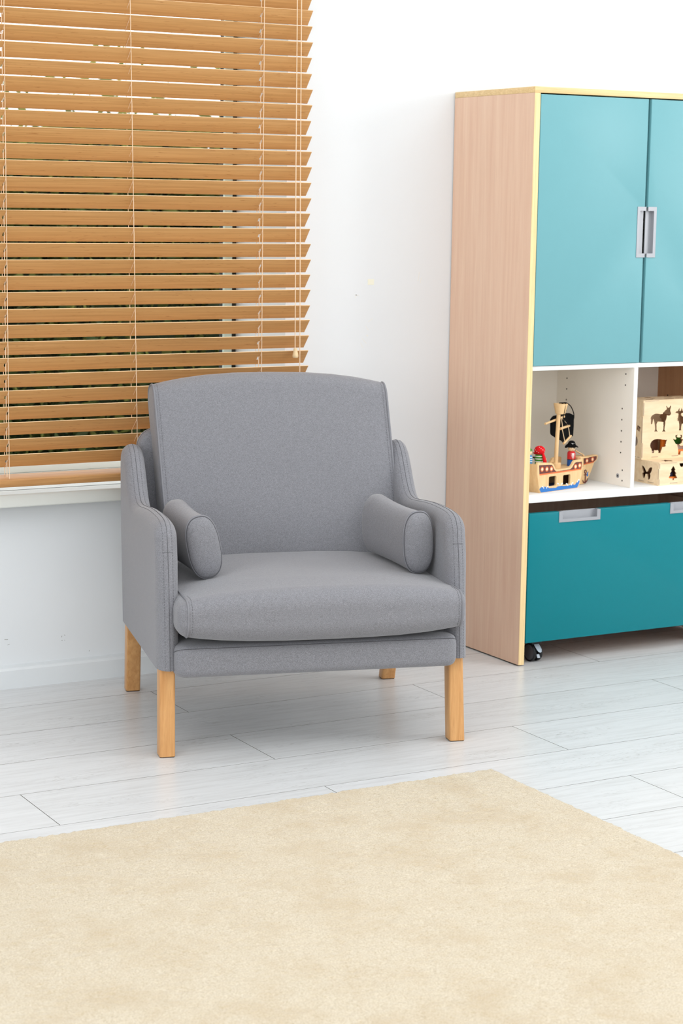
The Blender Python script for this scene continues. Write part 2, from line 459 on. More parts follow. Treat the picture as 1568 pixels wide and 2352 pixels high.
# ------------------------------------------------------------------ venetian blind
BX0, BX1, BYF = 1.10, 2.407, 4.462
blind = thing('venetian_blind', 'wide bamboo slatted blind with cream cords hanging over the window', 'blind', ((BX0 + BX1) / 2, BYF, 0.515))
BO = Vector(blind.location)
CORDS = (1.243, 1.596, 1.920, 2.2695)
HOLED = (1.243, 1.596, 2.2695)
ST, SDY, SDZ = 0.0019, 0.0290, 0.0331
def slat_mesh():
    wdt = math.hypot(SDY, SDZ); bm = bmesh.new()
    rot = Matrix.Rotation(-math.atan2(SDZ, SDY), 4, 'X')
    xs = [BX0]
    for c in HOLED: xs += [c - 0.0028, c + 0.0028]
    xs.append(BX1)
    for i in range(len(xs) - 1):
        if i % 2 == 0: add_box(bm, (xs[i], 0, -ST), (xs[i + 1], wdt, 0))
        else:
            add_box(bm, (xs[i], 0, -ST), (xs[i + 1], wdt * 0.38, 0)); add_box(bm, (xs[i], wdt * 0.66, -ST), (xs[i + 1], wdt, 0))
    bmesh.ops.remove_doubles(bm, verts=bm.verts, dist=1e-6)
    seen = {}; dele = []
    for f in bm.faces:
        key = frozenset(v.index for v in f.verts)
        if key in seen: dele += [f, seen[key]]
        seen[key] = f
    bmesh.ops.delete(bm, geom=list(set(dele)), context='FACES_ONLY')
    bm.faces.ensure_lookup_table()
    for f in bm.faces:
        if all(abs(v.co.y) < 1e-6 for v in f.verts) or all(abs(v.co.y - wdt) < 1e-6 for v in f.verts): f.material_index = 1
    bmesh.ops.transform(bm, matrix=rot, verts=bm.verts)
    me = bm_mesh(bm); me.materials.append(M['bamboo']); me.materials.append(M['bamboo_edge']); return me
sm = slat_mesh()
ZS = [1.6758 - 0.0386 * k for k in range(-4, 29)]
for z in ZS:
    o = link('slat', sm, None, blind)
    o.location = Vector((random.uniform(-0.0028, 0.0022), 0, 0)) + Vector((0, BYF, z + random.uniform(-0.0006, 0.0006))) - BO
    o.rotation_euler = (random.uniform(-0.03, 0.03), 0, 0)
def off_to(o, base): o.location = -Vector(base); return o
box('head_rail', (BX0, 4.455, 1.845), (BX1, 4.505, 1.885), 'rail', blind, 0.003, off=-BO)
bm = bmesh.new(); add_box(bm, (BX0, 0, -0.0195), (BX1 + 0.001, 0.042, 0), 0.003, 3, Matrix.Translation((0, 4.458, 0.5345)) @ Matrix.Rotation(math.radians(13), 4, 'X'))
off_to(link('bottom_rail', bm_mesh(bm), 'rail', blind, 40), BO)
for ci, c in enumerate(CORDS):
    lean = -0.016 if ci == 2 else 0.0
    fx = lambda z: c + lean * (z - 1.1) + 0.0
    zb = 0.531
    off_to(tube('ladder_cord', [(fx(z), BYF - 0.0022 + (0.0009 if i % 2 else 0), z) for i, z in enumerate(np.arange(1.85, zb - 0.01, -0.0193))], 0.00085, 'cord', blind, nseg=6), BO)
    off_to(tube('ladder_cord', [(fx(z), BYF + SDY + 0.0022, z) for z in np.arange(1.85, 0.52, -0.0386)], 0.00085, 'cord', blind, nseg=6), BO)
    V, F = [], []
    for z in ZS:
        tube_geo([(fx(z), BYF - 0.002, z - 0.004), (fx(z), BYF + SDY * 0.5, z - SDZ * 0.5 - 0.0034), (fx(z), BYF + SDY + 0.0022, z - SDZ - 0.003)], 0.0006, False, 5, V, F)
    stuff(off_to(link('ladder_rung', pydata(V, F), 'cord', blind, 60), BO))
    if c in HOLED:
        off_to(tube('lift_cord', [(c, BYF + SDY * 0.52, 1.85), (c, BYF + SDY * 0.52, 0.53)], 0.0011, 'cord', blind, nseg=6), BO)
off_to(tube('pull_cord', [(2.3575, 4.4545, 1.85), (2.3585, 4.4535, 1.3), (2.3612, 4.4525, 0.832)], 0.00125, 'cord', blind), BO)
off_to(tube('pull_cord', [(2.3690, 4.4545, 1.85), (2.3712, 4.4535, 1.3), (2.3765, 4.4525, 0.66)], 0.00125, 'cord', blind), BO)
off_to(lathe('tassel', [(0.0022, 0.0122), (0.0048, 0.0120), (0.0052, 0.0112), (0.0050, 0.009), (0.0055, 0.004), (0.0070, -0.002), (0.0079, -0.0068), (0.0074, -0.0104), (0.0058, -0.0120), (0.002, -0.0122)], 'tassel', blind, 20, (2.3618, 4.4515, 0.8205)), BO)

# ------------------------------------------------------------------ armchair
chair = thing('armchair', 'grey fabric armchair with round arm bolsters and beech legs', 'armchair', (2.11746, 4.01728, 0.0), math.radians(-14.7))

def stitch_line(name, pts, gap=0.0062, dash=0.0036, r=0.00036):
    """short thread dashes along a path, joined into one small part"""
    P = [Vector(p) for p in pts]; V, F = [], []
    cum = [0.0]
    for a, b in zip(P, P[1:]): cum.append(cum[-1] + (b - a).length)
    def at(s):
        for i in range(len(P) - 1):
            if s <= cum[i + 1]: return P[i].lerp(P[i + 1], (s - cum[i]) / max(cum[i + 1] - cum[i], 1e-9))
        return P[-1]
    s = 0.0
    while s + dash < cum[-1]:
        tube_geo([at(s), at(s + dash)], r, False, 4, V, F); s += gap
    return stuff(link(name, pydata(V, F), 'thread', chair))

ARM = [(-0.320, 0.197), (-0.313, 0.30), (-0.300, 0.40), (-0.287, 0.46), (-0.279, 0.490), (-0.262, 0.508), (-0.228, 0.517), (-0.16, 0.5185), (-0.08, 0.516), (0.0, 0.509),
       (0.055, 0.505), (0.094, 0.512), (0.124, 0.538), (0.154, 0.578), (0.182, 0.609), (0.212, 0.6245), (0.240, 0.622), (0.260, 0.605), (0.268, 0.57), (0.266, 0.46), (0.252, 0.33), (0.238, 0.197)]
def side_panel(cx, sgn):
    P = catmull([(0, a, b) for a, b in ARM], 6)
    k = len(P); nrm = []
    for i in range(k):
        t = (P[min(i + 1, k - 1)] - P[max(i - 1, 0)]).normalized(); nrm.append(Vector((0, -t.z, t.y)))
    nrm[0] = Vector((0, -1, 0)); nrm[-1] = Vector((0, 1, 0))
    H, n9 = 0.0245, 16
    RR = [0.025 + 0.018 * max(0.0, min(1.0, (0.44 - p.z) / 0.10)) * (1.0 if p.y < 0 else 0.0) for p in P]
    V, F = [], []
    for j in range(n9 + 1):
        th = -PI / 2 + PI * j / n9
        ins = 1 - math.cos(th)
        for i in range(k): V.append(P[i] - nrm[i] * (ins * RR[i]) + Vector((cx + H * math.sin(th), 0, 0)))
    for j in range(n9):
        for i in range(k):
            F.append((j * k + i, j * k + (i + 1) % k, (j + 1) * k + (i + 1) % k, (j + 1) * k + i))
    # outer / inner faces: domed slightly through an inset loop
    for j, d in ((0, -1), (n9, 1)):
        F.append(tuple(j * k + i for i in range(k))[::d])
    me = pydata(V, F)
    o = link('side_panel', me, 'fabric', chair, 42)
    so = [p + Vector((cx, 0, 0)) - nrm[i] * -0.0002 for i, p in enumerate(P)]
    last = max(i for i, p in enumerate(P) if p.z > 0.56 and p.y < 0.262)
    link('seam', pydata(*tube_geo(so[:last], 0.00055, False, 6)), 'thread', chair, 60)
    ia = min(range(k), key=lambda i: abs(P[i].z - 0.455) + (9 if P[i].y > -0.2 else 0))
    for d in (-1, 1):
        th = d * 0.42
        ins = 1 - math.cos(th)
        line = [P[i] - nrm[i] * (ins * RR[i] - 0.0003) + Vector((cx + H * math.sin(th), 0, 0)) for i in range(last)]
        stitch_line('stitching', line)
    # the short cross seam just below the arm's front corner
    cross = [P[ia] - nrm[ia] * (RR[ia] * (1 - math.cos(a)) - 0.0002) + Vector((cx + H * math.sin(a), 0, 0)) for a in np.linspace(-0.5, 0.5, 9)]
    link('seam', pydata(*tube_geo(cross, 0.0004, False, 6)), 'thread', chair, 60)
    return o
side_panel(-0.3325, -1); side_panel(0.3225, 1)

def round_profile(a0, a1, b0, b1, rad, k=7):
    """closed rounded rectangle, rad = radii at (a1,b1),(a0,b1),(a0,b0),(a1,b0)"""
    out = []
    for (cx, cy, s0, r) in ((a1 - rad[0], b1 - rad[0], 0, rad[0]), (a0 + rad[1], b1 - rad[1], 90, rad[1]), (a0 + rad[2], b0 + rad[2], 180, rad[2]), (a1 - rad[3], b0 + rad[3], 270, rad[3])):
        for i in range(k + 1):
            t = math.radians(s0 + 90 * i / k); out.append((cx + r * math.cos(t), cy + r * math.sin(t)))
    return out
def loft(rings, cap=True):
    k = len(rings[0]); V = [p for r in rings for p in r]; F = []
    for j in range(len(rings) - 1):
        for i in range(k): F.append((j * k + i, j * k + (i + 1) % k, (j + 1) * k + (i + 1) % k, (j + 1) * k + i))
    if cap:
        F.append(tuple(range(k))[::-1]); F.append(tuple((len(rings) - 1) * k + i for i in range(k)))
    return V, F
def dome(ring, out, steps=((0.97, 0.35), (0.85, 0.75), (0.6, 1.0))):
    """extra rings that close an end with a soft dome"""
    c = sum(ring, Vector()) / len(ring)
    return [[c + (p - c) * s + out * h for p in ring] for s, h in steps]

def densify(pr, seg):
    out = []
    k = len(pr)
    for i in range(k):
        a, b = pr[i], pr[(i + 1) % k]; d = math.hypot(b[0] - a[0], b[1] - a[1]); m = max(1, int(d / seg)) if d > seg * 1.5 else 1
        for j in range(m): out.append((a[0] + (b[0] - a[0]) * j / m, a[1] + (b[1] - a[1]) * j / m))
    return out
def split_sides(pr, k, n):
    """n points along each straight side of a round_profile with k+1 points per corner"""
    out = []
    for c in range(4):
        out += pr[c * (k + 1):(c + 1) * (k + 1)]
        a, b = pr[c * (k + 1) + k], pr[((c + 1) % 4) * (k + 1)]
        for j in range(1, n): out.append((a[0] + (b[0] - a[0]) * j / n, a[1] + (b[1] - a[1]) * j / n))
    return out
# seat cushion: lofted across the width, crowned in the middle, flat boxed ends with piping
def seat_ring(x, u, q=0.0):
    e = max(0.0, 1 - abs(u) ** 3.2)
    pr = split_sides(round_profile(-0.3775 - 0.010 * e + q, 0.10 - q, 0.2775 - 0.0165 * e + q, 0.3585 + 0.0215 * e - q, tuple(max(0.005, r - q) for r in (0.03, 0.028 + 0.015 * e, 0.034 + 0.008 * e, 0.03)), 8), 8, 12)
    pts = []
    for (a, b) in pr:
        pts.append(Vector((x, a, b + (0.004 * e if b > 0.33 and -0.3 < a < 0.05 else 0))))
    return pts
SX0, SX1 = -0.3025, 0.3085
us = [-1, -0.985, -0.95, -0.88, -0.75, -0.55, -0.3, 0, 0.3, 0.55, 0.75, 0.88, 0.95, 0.985, 1]
rings = [seat_ring((SX0 + SX1) / 2 + u * (SX1 - SX0) / 2, u) for u in us]
CAPS = ((0.003, 0.008), (0.008, 0.0145), (0.016, 0.0195), (0.026, 0.0215))
rings = [seat_ring(SX0 - h, -1, q) for q, h in CAPS][::-1] + rings + [seat_ring(SX1 + h * 0.55, 1, q) for q, h in CAPS]
seat = link('seat_cushion', pydata(*loft(rings)), 'fabric', chair, 60)
for x, u, d in ((SX0, -1, 1), (SX1, 1, -1)):
    r0 = seat_ring(x, u)
    link('piping', pydata(*tube_geo([p + Vector((0, 0, 0)) for p in r0], 0.0025, True, 8)), 'piping', seat, 60)
    r1 = seat_ring(x + d * 0.0085, u * 0.966)
    fr_pts = [p for p in r1 if p.y < -0.30 and p.z > 0.28]
    stitch_line('stitching', [p + Vector((0, -0.0002, 0.0002)) for p in fr_pts])

# front apron and seat base
def apron_ring(x, e):
    return [Vector((x, a, b)) for a, b in round_profile(-0.347 + 0.030 * (1 - e), 0.245, 0.184 + 0.013 * (1 - e), 0.255 - 0.013 * (1 - e), (0.008, 0.021, 0.019, 0.006), 6)]
AX0, AX1 = -0.3235, 0.3120
ar = []
for t in np.linspace(0, 1, 8): ar.append(apron_ring(AX0 + 0.026 * (1 - math.cos(t * PI / 2)), math.sin(t * PI / 2) ** 0.7))
for t in np.linspace(1, 0, 8): ar.append(apron_ring(AX1 - 0.026 * (1 - math.cos(t * PI / 2)), math.sin(t * PI / 2) ** 0.7))
apron = link('seat_base', pydata(*loft(ar)), 'fabric', chair, 50)
kk = 7 + 3
link('seam', pydata(*tube_geo([r[kk] + Vector((0, -0.0002, 0.0002)) for r in ar], 0.0008, False, 5)), 'thread', apron, 60)
box('underside', (-0.30, -0.30, 0.178), (0.295, 0.235, 0.186), 'underside', chair)

# back cushion: leaning, skewed slightly, crowned top, boxed ends with piping
LEAN = math.atan(0.25); DB = Vector((0, math.sin(LEAN), math.cos(LEAN))); DA = Vector((0, math.cos(LEAN), -math.sin(LEAN)))
B0 = Vector((0, 0.103, 0.325))
def back_ring(u, hw=0.2860):
    H = 0.462 + 0.0285 * (1 - abs(u) ** 2.6); e = max(0, 1 - abs(u) ** 3)
    pr = densify(round_profile(0.0, 0.098, 0.0, H, (0.040, 0.034, 0.02, 0.02), 7), 0.05)
    pts = []
    for a, b in pr:
        f = math.sin(PI * min(max(b / H, 0), 1)) ** 0.6
        da = -0.010 * e * f if a < 0.045 else 0.006 * e * f
        p = B0 + DA * (a + da) + DB * b
        p.x = u * hw + 0.0035 + (0.775 - p.z) * 0.052
        pts.append(p)
    return pts
# same number of points needed: sample with a fixed count
def resample(ring, m):
    P = ring + [ring[0]]; cum = [0.0]
    for a, b in zip(P, P[1:]): cum.append(cum[-1] + (b - a).length)
    out = []; j = 0
    for i in range(m):
        s = cum[-1] * i / m
        while cum[j + 1] < s: j += 1
        out.append(P[j].lerp(P[j + 1], (s - cum[j]) / max(cum[j + 1] - cum[j], 1e-9)))
    return out
rings = [resample(back_ring(u), 120) for u in us]
rings = dome(rings[0], Vector((-0.005, 0, 0)))[::-1] + rings + dome(rings[-1], Vector((0.005, 0, 0)))
back = link('back_cushion', pydata(*loft(rings)), 'fabric', chair, 60)
for u, d in ((-1, 1), (1, -1)):
    link('piping', pydata(*tube_geo(resample(back_ring(u), 140), 0.0027, True, 8)), 'piping', back, 60)
    r1 = [p for p in back_ring(u * 0.968)]
    line = sorted([p for p in r1 if (p - B0).dot(DA) < 0.02 and p.z > 0.36], key=lambda p: p.z)
    stitch_line('stitching', [p + Vector((0, -0.0012, 0.0)) for p in line])

# backrest frame behind the cushion
fo = rrect(-0.312, 0.19, 0.307, 0.655, 0.045, 6)
fb = []
for (d, ins) in ((0.0, 0.010), (0.004, 0.003), (0.012, 0), (0.040, 0), (0.050, 0.004), (0.054, 0.012)):
    ring = []
    for (x, z) in fo:
        cx, cz = -0.0025, 0.42
        ring.append(Vector((x - math.copysign(ins, x - cx), 0.205 + (z - 0.19) * 0.12 + d, z - math.copysign(ins, z - cz))))
    fb.append(ring)
bf = link('backrest_frame', pydata(*loft(fb)), 'fabric', chair, 45)
tp = [Vector((x, 0.205 + (z - 0.19) * 0.12 + 0.024, z)) for (x, z) in fo if z > 0.5]
tp.sort(key=lambda p: p.x)
link('seam', pydata(*tube_geo(tp, 0.0010, False, 6)), 'thread', bf, 60)

# legs: square beech, slightly raked
def leg(bx0, bx1, by0, by1, tx0, tx1, ty0, ty1, zt):
    rings = []
    for z, k in ((0.0022, 0.0), (zt, 1.0)):
        x0, x1, y0, y1 = (bx0 + (tx0 - bx0) * k, bx1 + (tx1 - bx1) * k, by0 + (ty0 - by0) * k, by1 + (ty1 - by1) * k)
        rings.append([Vector((a, b, z)) for a, b in rrect(x0, y0, x1, y1, 0.0045, 3)])
    o = link('leg', pydata(*loft(rings)), 'leg', chair, 40)
    link('glide', pydata(*loft([[Vector((a, b, 0.0)) for a, b in rrect(bx0 + 0.001, by0 + 0.001, bx1 - 0.001, by1 - 0.001, 0.004, 3)], [Vector((a, b, 0.0025)) for a, b in rrect(bx0 + 0.001, by0 + 0.001, bx1 - 0.001, by1 - 0.001, 0.004, 3)]])), 'leg_pad', o)
leg(-0.352, -0.3175, -0.3025, -0.262, -0.3515, -0.3175, -0.300, -0.258, 0.2)
leg(0.3105, 0.3455, -0.3025, -0.262, 0.3045, 0.3375, -0.300, -0.258, 0.2)
leg(-0.3370, -0.302, 0.297, 0.333, -0.349, -0.314, 0.196, 0.236, 0.205)
leg(0.3190, 0.354, 0.297, 0.333, 0.309, 0.344, 0.196, 0.236, 0.205)

# bolsters: two loose arm pillows lying on the seat (top-level things)
def bolster(name, label, p0, p1, tilt, a=0.0365, b=0.0705):
    t = thing(name, label, 'cushion', chair.matrix_world @ Vector((0, 0, 0)), 0)
    t.location = Matrix.Translation((2.11746, 4.01728, 0)) @ Matrix.Rotation(math.radians(-14.7), 4, 'Z') @ Vector((p0[0], p0[1], 0.378))
    t.rotation_euler = (0, 0, math.radians(-14.7)); t['group'] = 'arm bolsters'
    base = Vector((p0[0], p0[1], 0.378)); p0 = Vector(p0) - base; p1 = Vector(p1) - base
    ax = (p1 - p0).normalized(); side = ax.cross(Vector((0, 0, 1))).normalized(); upv = side.cross(ax)
    def ring(c, s, tl):
        out = []
        for i in range(44):
            th = 2 * PI * i / 44; cx = math.copysign(abs(math.cos(th)) ** 0.78, math.cos(th)) * a * s; cz = math.copysign(abs(math.sin(th)) ** 0.78, math.sin(th)) * b * s
            x2 = cx * math.cos(tl) - cz * math.sin(tl); z2 = cx * math.sin(tl) + cz * math.cos(tl)
            out.append(c + side * x2 + upv * z2)
        return out
    rs = []
    for s in np.linspace(0, 1, 11):
        c = p0.lerp(p1, s) + Vector((0, 0, -0.0015 * math.sin(PI * s)))
        rs.append(ring(c, 1.0 - 0.05 * math.sin(PI * s), tilt * (1 - 0.5 * s)))
    body = link('bolster_cover', pydata(*loft(rs + dome(rs[-1], ax * 0.022, ((0.93, 0.4), (0.75, 0.8), (0.4, 1.0))), False)), 'fabric', t, 60)
    r0 = rs[0]; c0 = p0
    caps = [r0] + [[c0 + (p - c0) * s - ax * h for p in r0] for s, h in ((0.985, 0.003), (0.90, 0.0085), (0.7, 0.0125), (0.35, 0.0145), (0.02, 0.015))]
    link('end_cap', pydata(*loft(caps)), 'fabric', t, 60)
    link('piping', pydata(*tube_geo(r0, 0.0024, True, 8)), 'piping', t, 60)
    tl = [c0 + (p - c0) * 0.985 - ax * 0.0032 for p in r0]
    link('seam', pydata(*tube_geo(tl, 0.0010, True, 6)), 'thread', t, 60)
    return t
bolster('bolster_pillow', 'grey oval bolster pillow leaning on the chair arm beside the window', (-0.2375, -0.200, 0.4465), (-0.255, 0.030, 0.4490), math.radians(12))
bolster('bolster_pillow', 'grey oval bolster pillow leaning on the chair arm beside the cabinet', (0.2545, -0.205, 0.4440), (0.221, 0.026, 0.4512), math.radians(3))

# ------------------------------------------------------------------ rug
def make_rug():
    x0, x1, y0, y1 = 0.42, 2.2945, 1.15, 3.405
    st = 0.0030
    nx, ny = int((x1 - x0) / st), int((y1 - y0) / st)
    rng = np.random.default_rng(3)
    def smooth(a, k):
        for ax in (0, 1):
            c = a.copy()
            for s in range(1, k + 1): c = c + np.roll(a, s, ax) + np.roll(a, -s, ax)
            a = c / (2 * k + 1)
        return a
    base = rng.random((ny, nx)); a = smooth(base, 1); a = (a - a.mean()) / a.std(); b = smooth(rng.random((ny, nx)), 6); b = (b - b.mean()) / b.std()
    z = 0.0085 + 0.00055 * a + 0.0004 * b
    X, Y = np.meshgrid(np.linspace(x0, x1, nx), np.linspace(y0, y1, ny))
    X = X + rng.normal(0, 0.0006, X.shape); Y = Y + rng.normal(0, 0.0006, Y.shape)
    edge = np.minimum.reduce([np.arange(nx)[None, :] * np.ones((ny, 1)), (nx - 1 - np.arange(nx))[None, :] * np.ones((ny, 1)), np.arange(ny)[:, None] * np.ones((1, nx)), (ny - 1 - np.arange(ny))[:, None] * np.ones((1, nx))])
    z = z * np.clip((edge + 0.2) / 2.0, 0.1, 1.0)
    co = np.stack([X, Y, z], -1).reshape(-1, 3).astype(np.float32)
    org = np.array([1.4, 2.4, 0], np.float32); co = co - org
    i = np.arange(nx - 1)[None, :] + nx * np.arange(ny - 1)[:, None]
    q = np.stack([i, i + 1, i + nx + 1, i + nx], -1).reshape(-1, 4).astype(np.int32)
    me = bpy.data.meshes.new('rug'); me.vertices.add(len(co)); me.vertices.foreach_set('co', co.ravel())
    me.loops.add(q.size); me.loops.foreach_set('vertex_index', q.ravel())
    me.polygons.add(len(q)); me.polygons.foreach_set('loop_start', np.arange(0, q.size, 4, dtype=np.int32))
    me.polygons.foreach_set('use_smooth', np.ones(len(q), bool))
    me.update(); me.validate()
    rug = thing('rug', 'large beige short pile rug on the pale floor in front of the armchair', 'rug', (1.4, 2.4, 0.0))
    link('pile', me, 'rug', rug)
    box('backing', (x0 - 1.4 + 0.002, y0 - 2.4 + 0.002, 0.0), (x1 - 1.4 - 0.002, y1 - 2.4 - 0.002, 0.0035), 'rug_edge', rug)
    # stray fibres that break the outline of the two visible edges
    V, F = [], []
    for k in range(2600):
        if k % 2: p = Vector((random.uniform(x0, x1), y1 - random.uniform(0, 0.004), 0.003)); d = Vector((random.gauss(0, 0.5), random.uniform(0.1, 1), random.uniform(0.4, 1.6)))
        else: p = Vector((x1 - random.uniform(0, 0.004), random.uniform(y0, y1), 0.003)); d = Vector((random.uniform(0.1, 0.8), random.gauss(0, 0.5), random.uniform(0.4, 1.6)))
        d = d.normalized() * random.uniform(0.002, 0.0042); s = d.cross(Vector((0.3, 0.5, 0.8))).normalized() * 0.0006; p -= Vector((1.4, 2.4, 0)); b = len(V)
        V += [p - s, p + s, p + d * 0.7 + s * 0.7, p + d]; F.append((b, b + 1, b + 2, b + 3))
    me2 = bpy.data.meshes.new('fibres'); me2.from_pydata([tuple(v) for v in V], [], F)
    stuff(link('edge_fibre', me2, 'rug_edge', rug))
make_rug()

# ------------------------------------------------------------------ cabinet
CX0, CXI, CY, CYB = 2.899, 2.9160, 4.1906, 4.566
CXR = 3.604; CXE = 3.621
cab = thing('wall_cabinet', 'tall maple cabinet with light teal doors and open white shelves by the wall', 'cabinet', (CX0, CY, 0))
CO = -Vector(cab.location)
def cbox(name, lo, hi, mat, bevel=0.0, parent=None): return box(name, lo, hi, mat, parent or cab, bevel, 2, CO if parent is None else None)
def cside(x0, x1):
    s = cbox('side_panel', (x0, CY + 0.0012, 0.0035), (x1, CYB, 1.4836), 'maple_side')
    box('edge_band', (x0, CY, 0.0035), (x1, CY + 0.0012, 1.4836), 'maple_edge_v', s)
    for yy in (CY + 0.02, CYB - 0.06): box('foot_glide', (x0 + 0.002, yy, 0.0), (x1 - 0.002, yy + 0.03, 0.0035), 'black', s)
    return s
sl = cside(CX0, CXI)
box('base_strip', (CX0 + 0.003, CY + 0.012, 0.0008), (CXI - 0.002, CYB - 0.01, 0.0036), 'black', sl)
cside(CXR, CXE)
cbox('liner', (CXR - 0.0012, CY + 0.03, 0.45), (CXR - 0.0002, CYB - 0.02, 0.79), 'maple_in')
tp_ = cbox('top_panel', (CX0, CY + 0.0004, 1.4838), (CXE, CYB, 1.4990), 'maple_edge_h', 0.0008)
BP = 4.5405
cbox('back_panel', (CXI, BP, 0.4554), (CXR, BP + 0.008, 1.4836), 'inner_board')
cbox('lower_back_panel', (CXI, BP, 0.06), (CXR, BP + 0.008, 0.4343), 'maple_in')
cbox('shelf', (CXI, CY, 0.4345), (CXR, BP, 0.4554), 'white_board', 0.0008)
cbox('shelf', (CXI, CY + 0.004, 0.7795), (CXR, BP, 0.7915), 'white_board', 0.0008)
dv = cbox('divider', (3.2458, CY + 0.0004, 0.4554), (3.2578, BP, 0.7795), 'white_board', 0.0006)
box('divider_face', (3.2452, CY + 0.0012, 0.4556), (3.2458, BP - 0.0005, 0.7793), 'inner_board', dv)
# white liner inside the left niche (the maple side is laminated white there)
cbox('liner', (CXI, CY + 0.006, 0.4554), (CXI + 0.0008, BP, 0.7795), 'inner_board')
HO = [(4.2276, 0.7596), (4.2277, 0.7298), (4.238, 0.6655), (4.238, 0.6355), (4.238, 0.6054), (4.238, 0.5758), (4.238, 0.5463), (4.2279, 0.4995), (4.2272, 0.4711), (4.4946, 0.7260), (4.4946, 0.6960), (4.4946, 0.6657), (4.494, 0.6363), (4.494, 0.606), (4.494, 0.576)]
V, F = [], []
for (yy, zz) in HO: tube_geo([(3.2450, yy, zz), (3.2460, yy, zz)], 0.0024, False, 10, V, F)
stuff(link('peg_hole', pydata(V, F), 'hole', dv))
V, F = tube_geo([(3.2446, 4.2471, 0.4822), (3.2460, 4.2471, 0.4822)], 0.0062, False, 20)
cl = link('cam_lock', pydata(V, F), 'metal', dv, 40)
link('socket', pydata(*tube_geo([(3.24440, 4.2471, 0.4822), (3.2451, 4.2471, 0.4822)], 0.0026, False, 12)), 'hole', dv)
V, F = tube_geo([(3.6022, 4.4937, 0.6657), (3.6028, 4.4937, 0.6657)], 0.0024, False, 10)
link('peg_hole', pydata(V, F), 'hole', cab, None, CO)
# doors, with recessed pull plates
HZ0, HZ1 = 1.0705, 1.2028
def door(x0, x1, hx0, hx1, pull_left):
    """panel with a notch where the pull plate sits"""
    zA, zB = 0.7925, 1.4805
    if pull_left: outer = [(x0, zA), (x1, zA), (x1, zB), (x0, zB), (x0, HZ1 - 0.002), (hx1 - 0.002, HZ1 - 0.002), (hx1 - 0.002, HZ0 + 0.002), (x0, HZ0 + 0.002)]
    else: outer = [(x0, zA), (x1, zA), (x1, HZ0 + 0.002), (hx0 + 0.002, HZ0 + 0.002), (hx0 + 0.002, HZ1 - 0.002), (x1, HZ1 - 0.002), (x1, zB), (x0, zB)]
    V, F = plate_geo(outer, [], lambda a, b, d: (a, d, b), CY - 0.0006, CY + 0.0165)
    me = pydata(V, F); bm = bmesh.new(); bm.from_mesh(me)
    ed = [e for e in bm.edges if len(e.link_faces) == 2 and e.calc_face_angle(0) > 0.5 and abs(e.verts[0].co.y - e.verts[1].co.y) < 1e-6 and e.verts[0].co.y < CY]
    bmesh.ops.bevel(bm, geom=ed, offset=0.0014, segments=2, profile=0.5, affect='EDGES'); bm.to_mesh(me); bm.free()
    d = link('door', me, 'teal_light', cab, 30, CO)
    # pull: C-shaped frame plus recessed cup
    w_ = 0.0085
    if pull_left: fo = [(hx0, HZ0), (hx1, HZ0), (hx1, HZ1), (hx0, HZ1), (hx0, HZ1 - 0.0105), (hx1 - w_, HZ1 - 0.0105), (hx1 - w_, HZ0 + 0.0105), (hx0, HZ0 + 0.0105)]
    else: fo = [(hx0, HZ0), (hx1, HZ0), (hx1, HZ0 + 0.0105), (hx0 + w_, HZ0 + 0.0105), (hx0 + w_, HZ1 - 0.0105), (hx1, HZ1 - 0.0105), (hx1, HZ1), (hx0, HZ1)]
    h = plate('handle', fo, [], lambda a, b, d: (a, d, b), CY - 0.0022, CY + 0.002, 'metal', d)
    bm = bmesh.new()
    add_box(bm, (hx0 + 0.0004, CY + 0.0095, HZ0 + 0.0025), (hx1 - 0.0004, CY + 0.0130, HZ1 - 0.0025))
    add_box(bm, (hx0 + 0.0025, CY, HZ0 + 0.0025), (hx1 - 0.0025, CY + 0.0130, HZ0 + 0.0095)); add_box(bm, (hx0 + 0.0025, CY, HZ1 - 0.0095), (hx1 - 0.0025, CY + 0.0130, HZ1 - 0.0025))
    if pull_left: add_box(bm, (hx1 - 0.0075, CY, HZ0 + 0.0025), (hx1 - 0.0025, CY + 0.013, HZ1 - 0.0025))
    else: add_box(bm, (hx0 + 0.0025, CY, HZ0 + 0.0025), (hx0 + 0.0075, CY + 0.013, HZ1 - 0.0025))
    link('handle_cup', bm_mesh(bm), 'metal', d)
door(2.9178, 3.2590, 3.2345, 3.2625, False)
door(3.2688, 3.6030, 3.2690, 3.2970, True)

# ------------------------------------------------------------------ rolling toy drawer under the cabinet shelf
dr = thing('rolling_toy_drawer', 'dark teal wheeled toy drawer under the bottom cabinet shelf', 'storage drawer', (3.26, 4.34, 0))
DO = -Vector(dr.location)
DX0, DX1, DZ0, DZ1 = 2.9195, 3.6010, 0.0602, 0.4060
def notch(x0, x1, z): return [(x1, DZ1), (x1, z), (x0, z), (x0, DZ1)]
H1, H2 = (3.0142, 3.1480), (3.3838, 3.5176)
ZH = 0.3774
outer = [(DX0, DZ0), (DX1, DZ0), (DX1, DZ1)] + notch(H2[0] + 0.002, H2[1] - 0.002, ZH + 0.002) + notch(H1[0] + 0.002, H1[1] - 0.002, ZH + 0.002) + [(DX0, DZ1)]
V, F = plate_geo(outer, [], lambda a, b, d: (a, d, b), CY, CY + 0.0165)
me = pydata(V, F); bm = bmesh.new(); bm.from_mesh(me)
ed = [e for e in bm.edges if len(e.link_faces) == 2 and e.calc_face_angle(0) > 0.5 and abs(e.verts[0].co.y - e.verts[1].co.y) < 1e-6 and e.verts[0].co.y < CY + 0.001]
bmesh.ops.bevel(bm, geom=ed, offset=0.0016, segments=2, profile=0.5, affect='EDGES'); bm.to_mesh(me); bm.free()
front = link('drawer_front', me, 'teal_dark', dr, 30, DO)
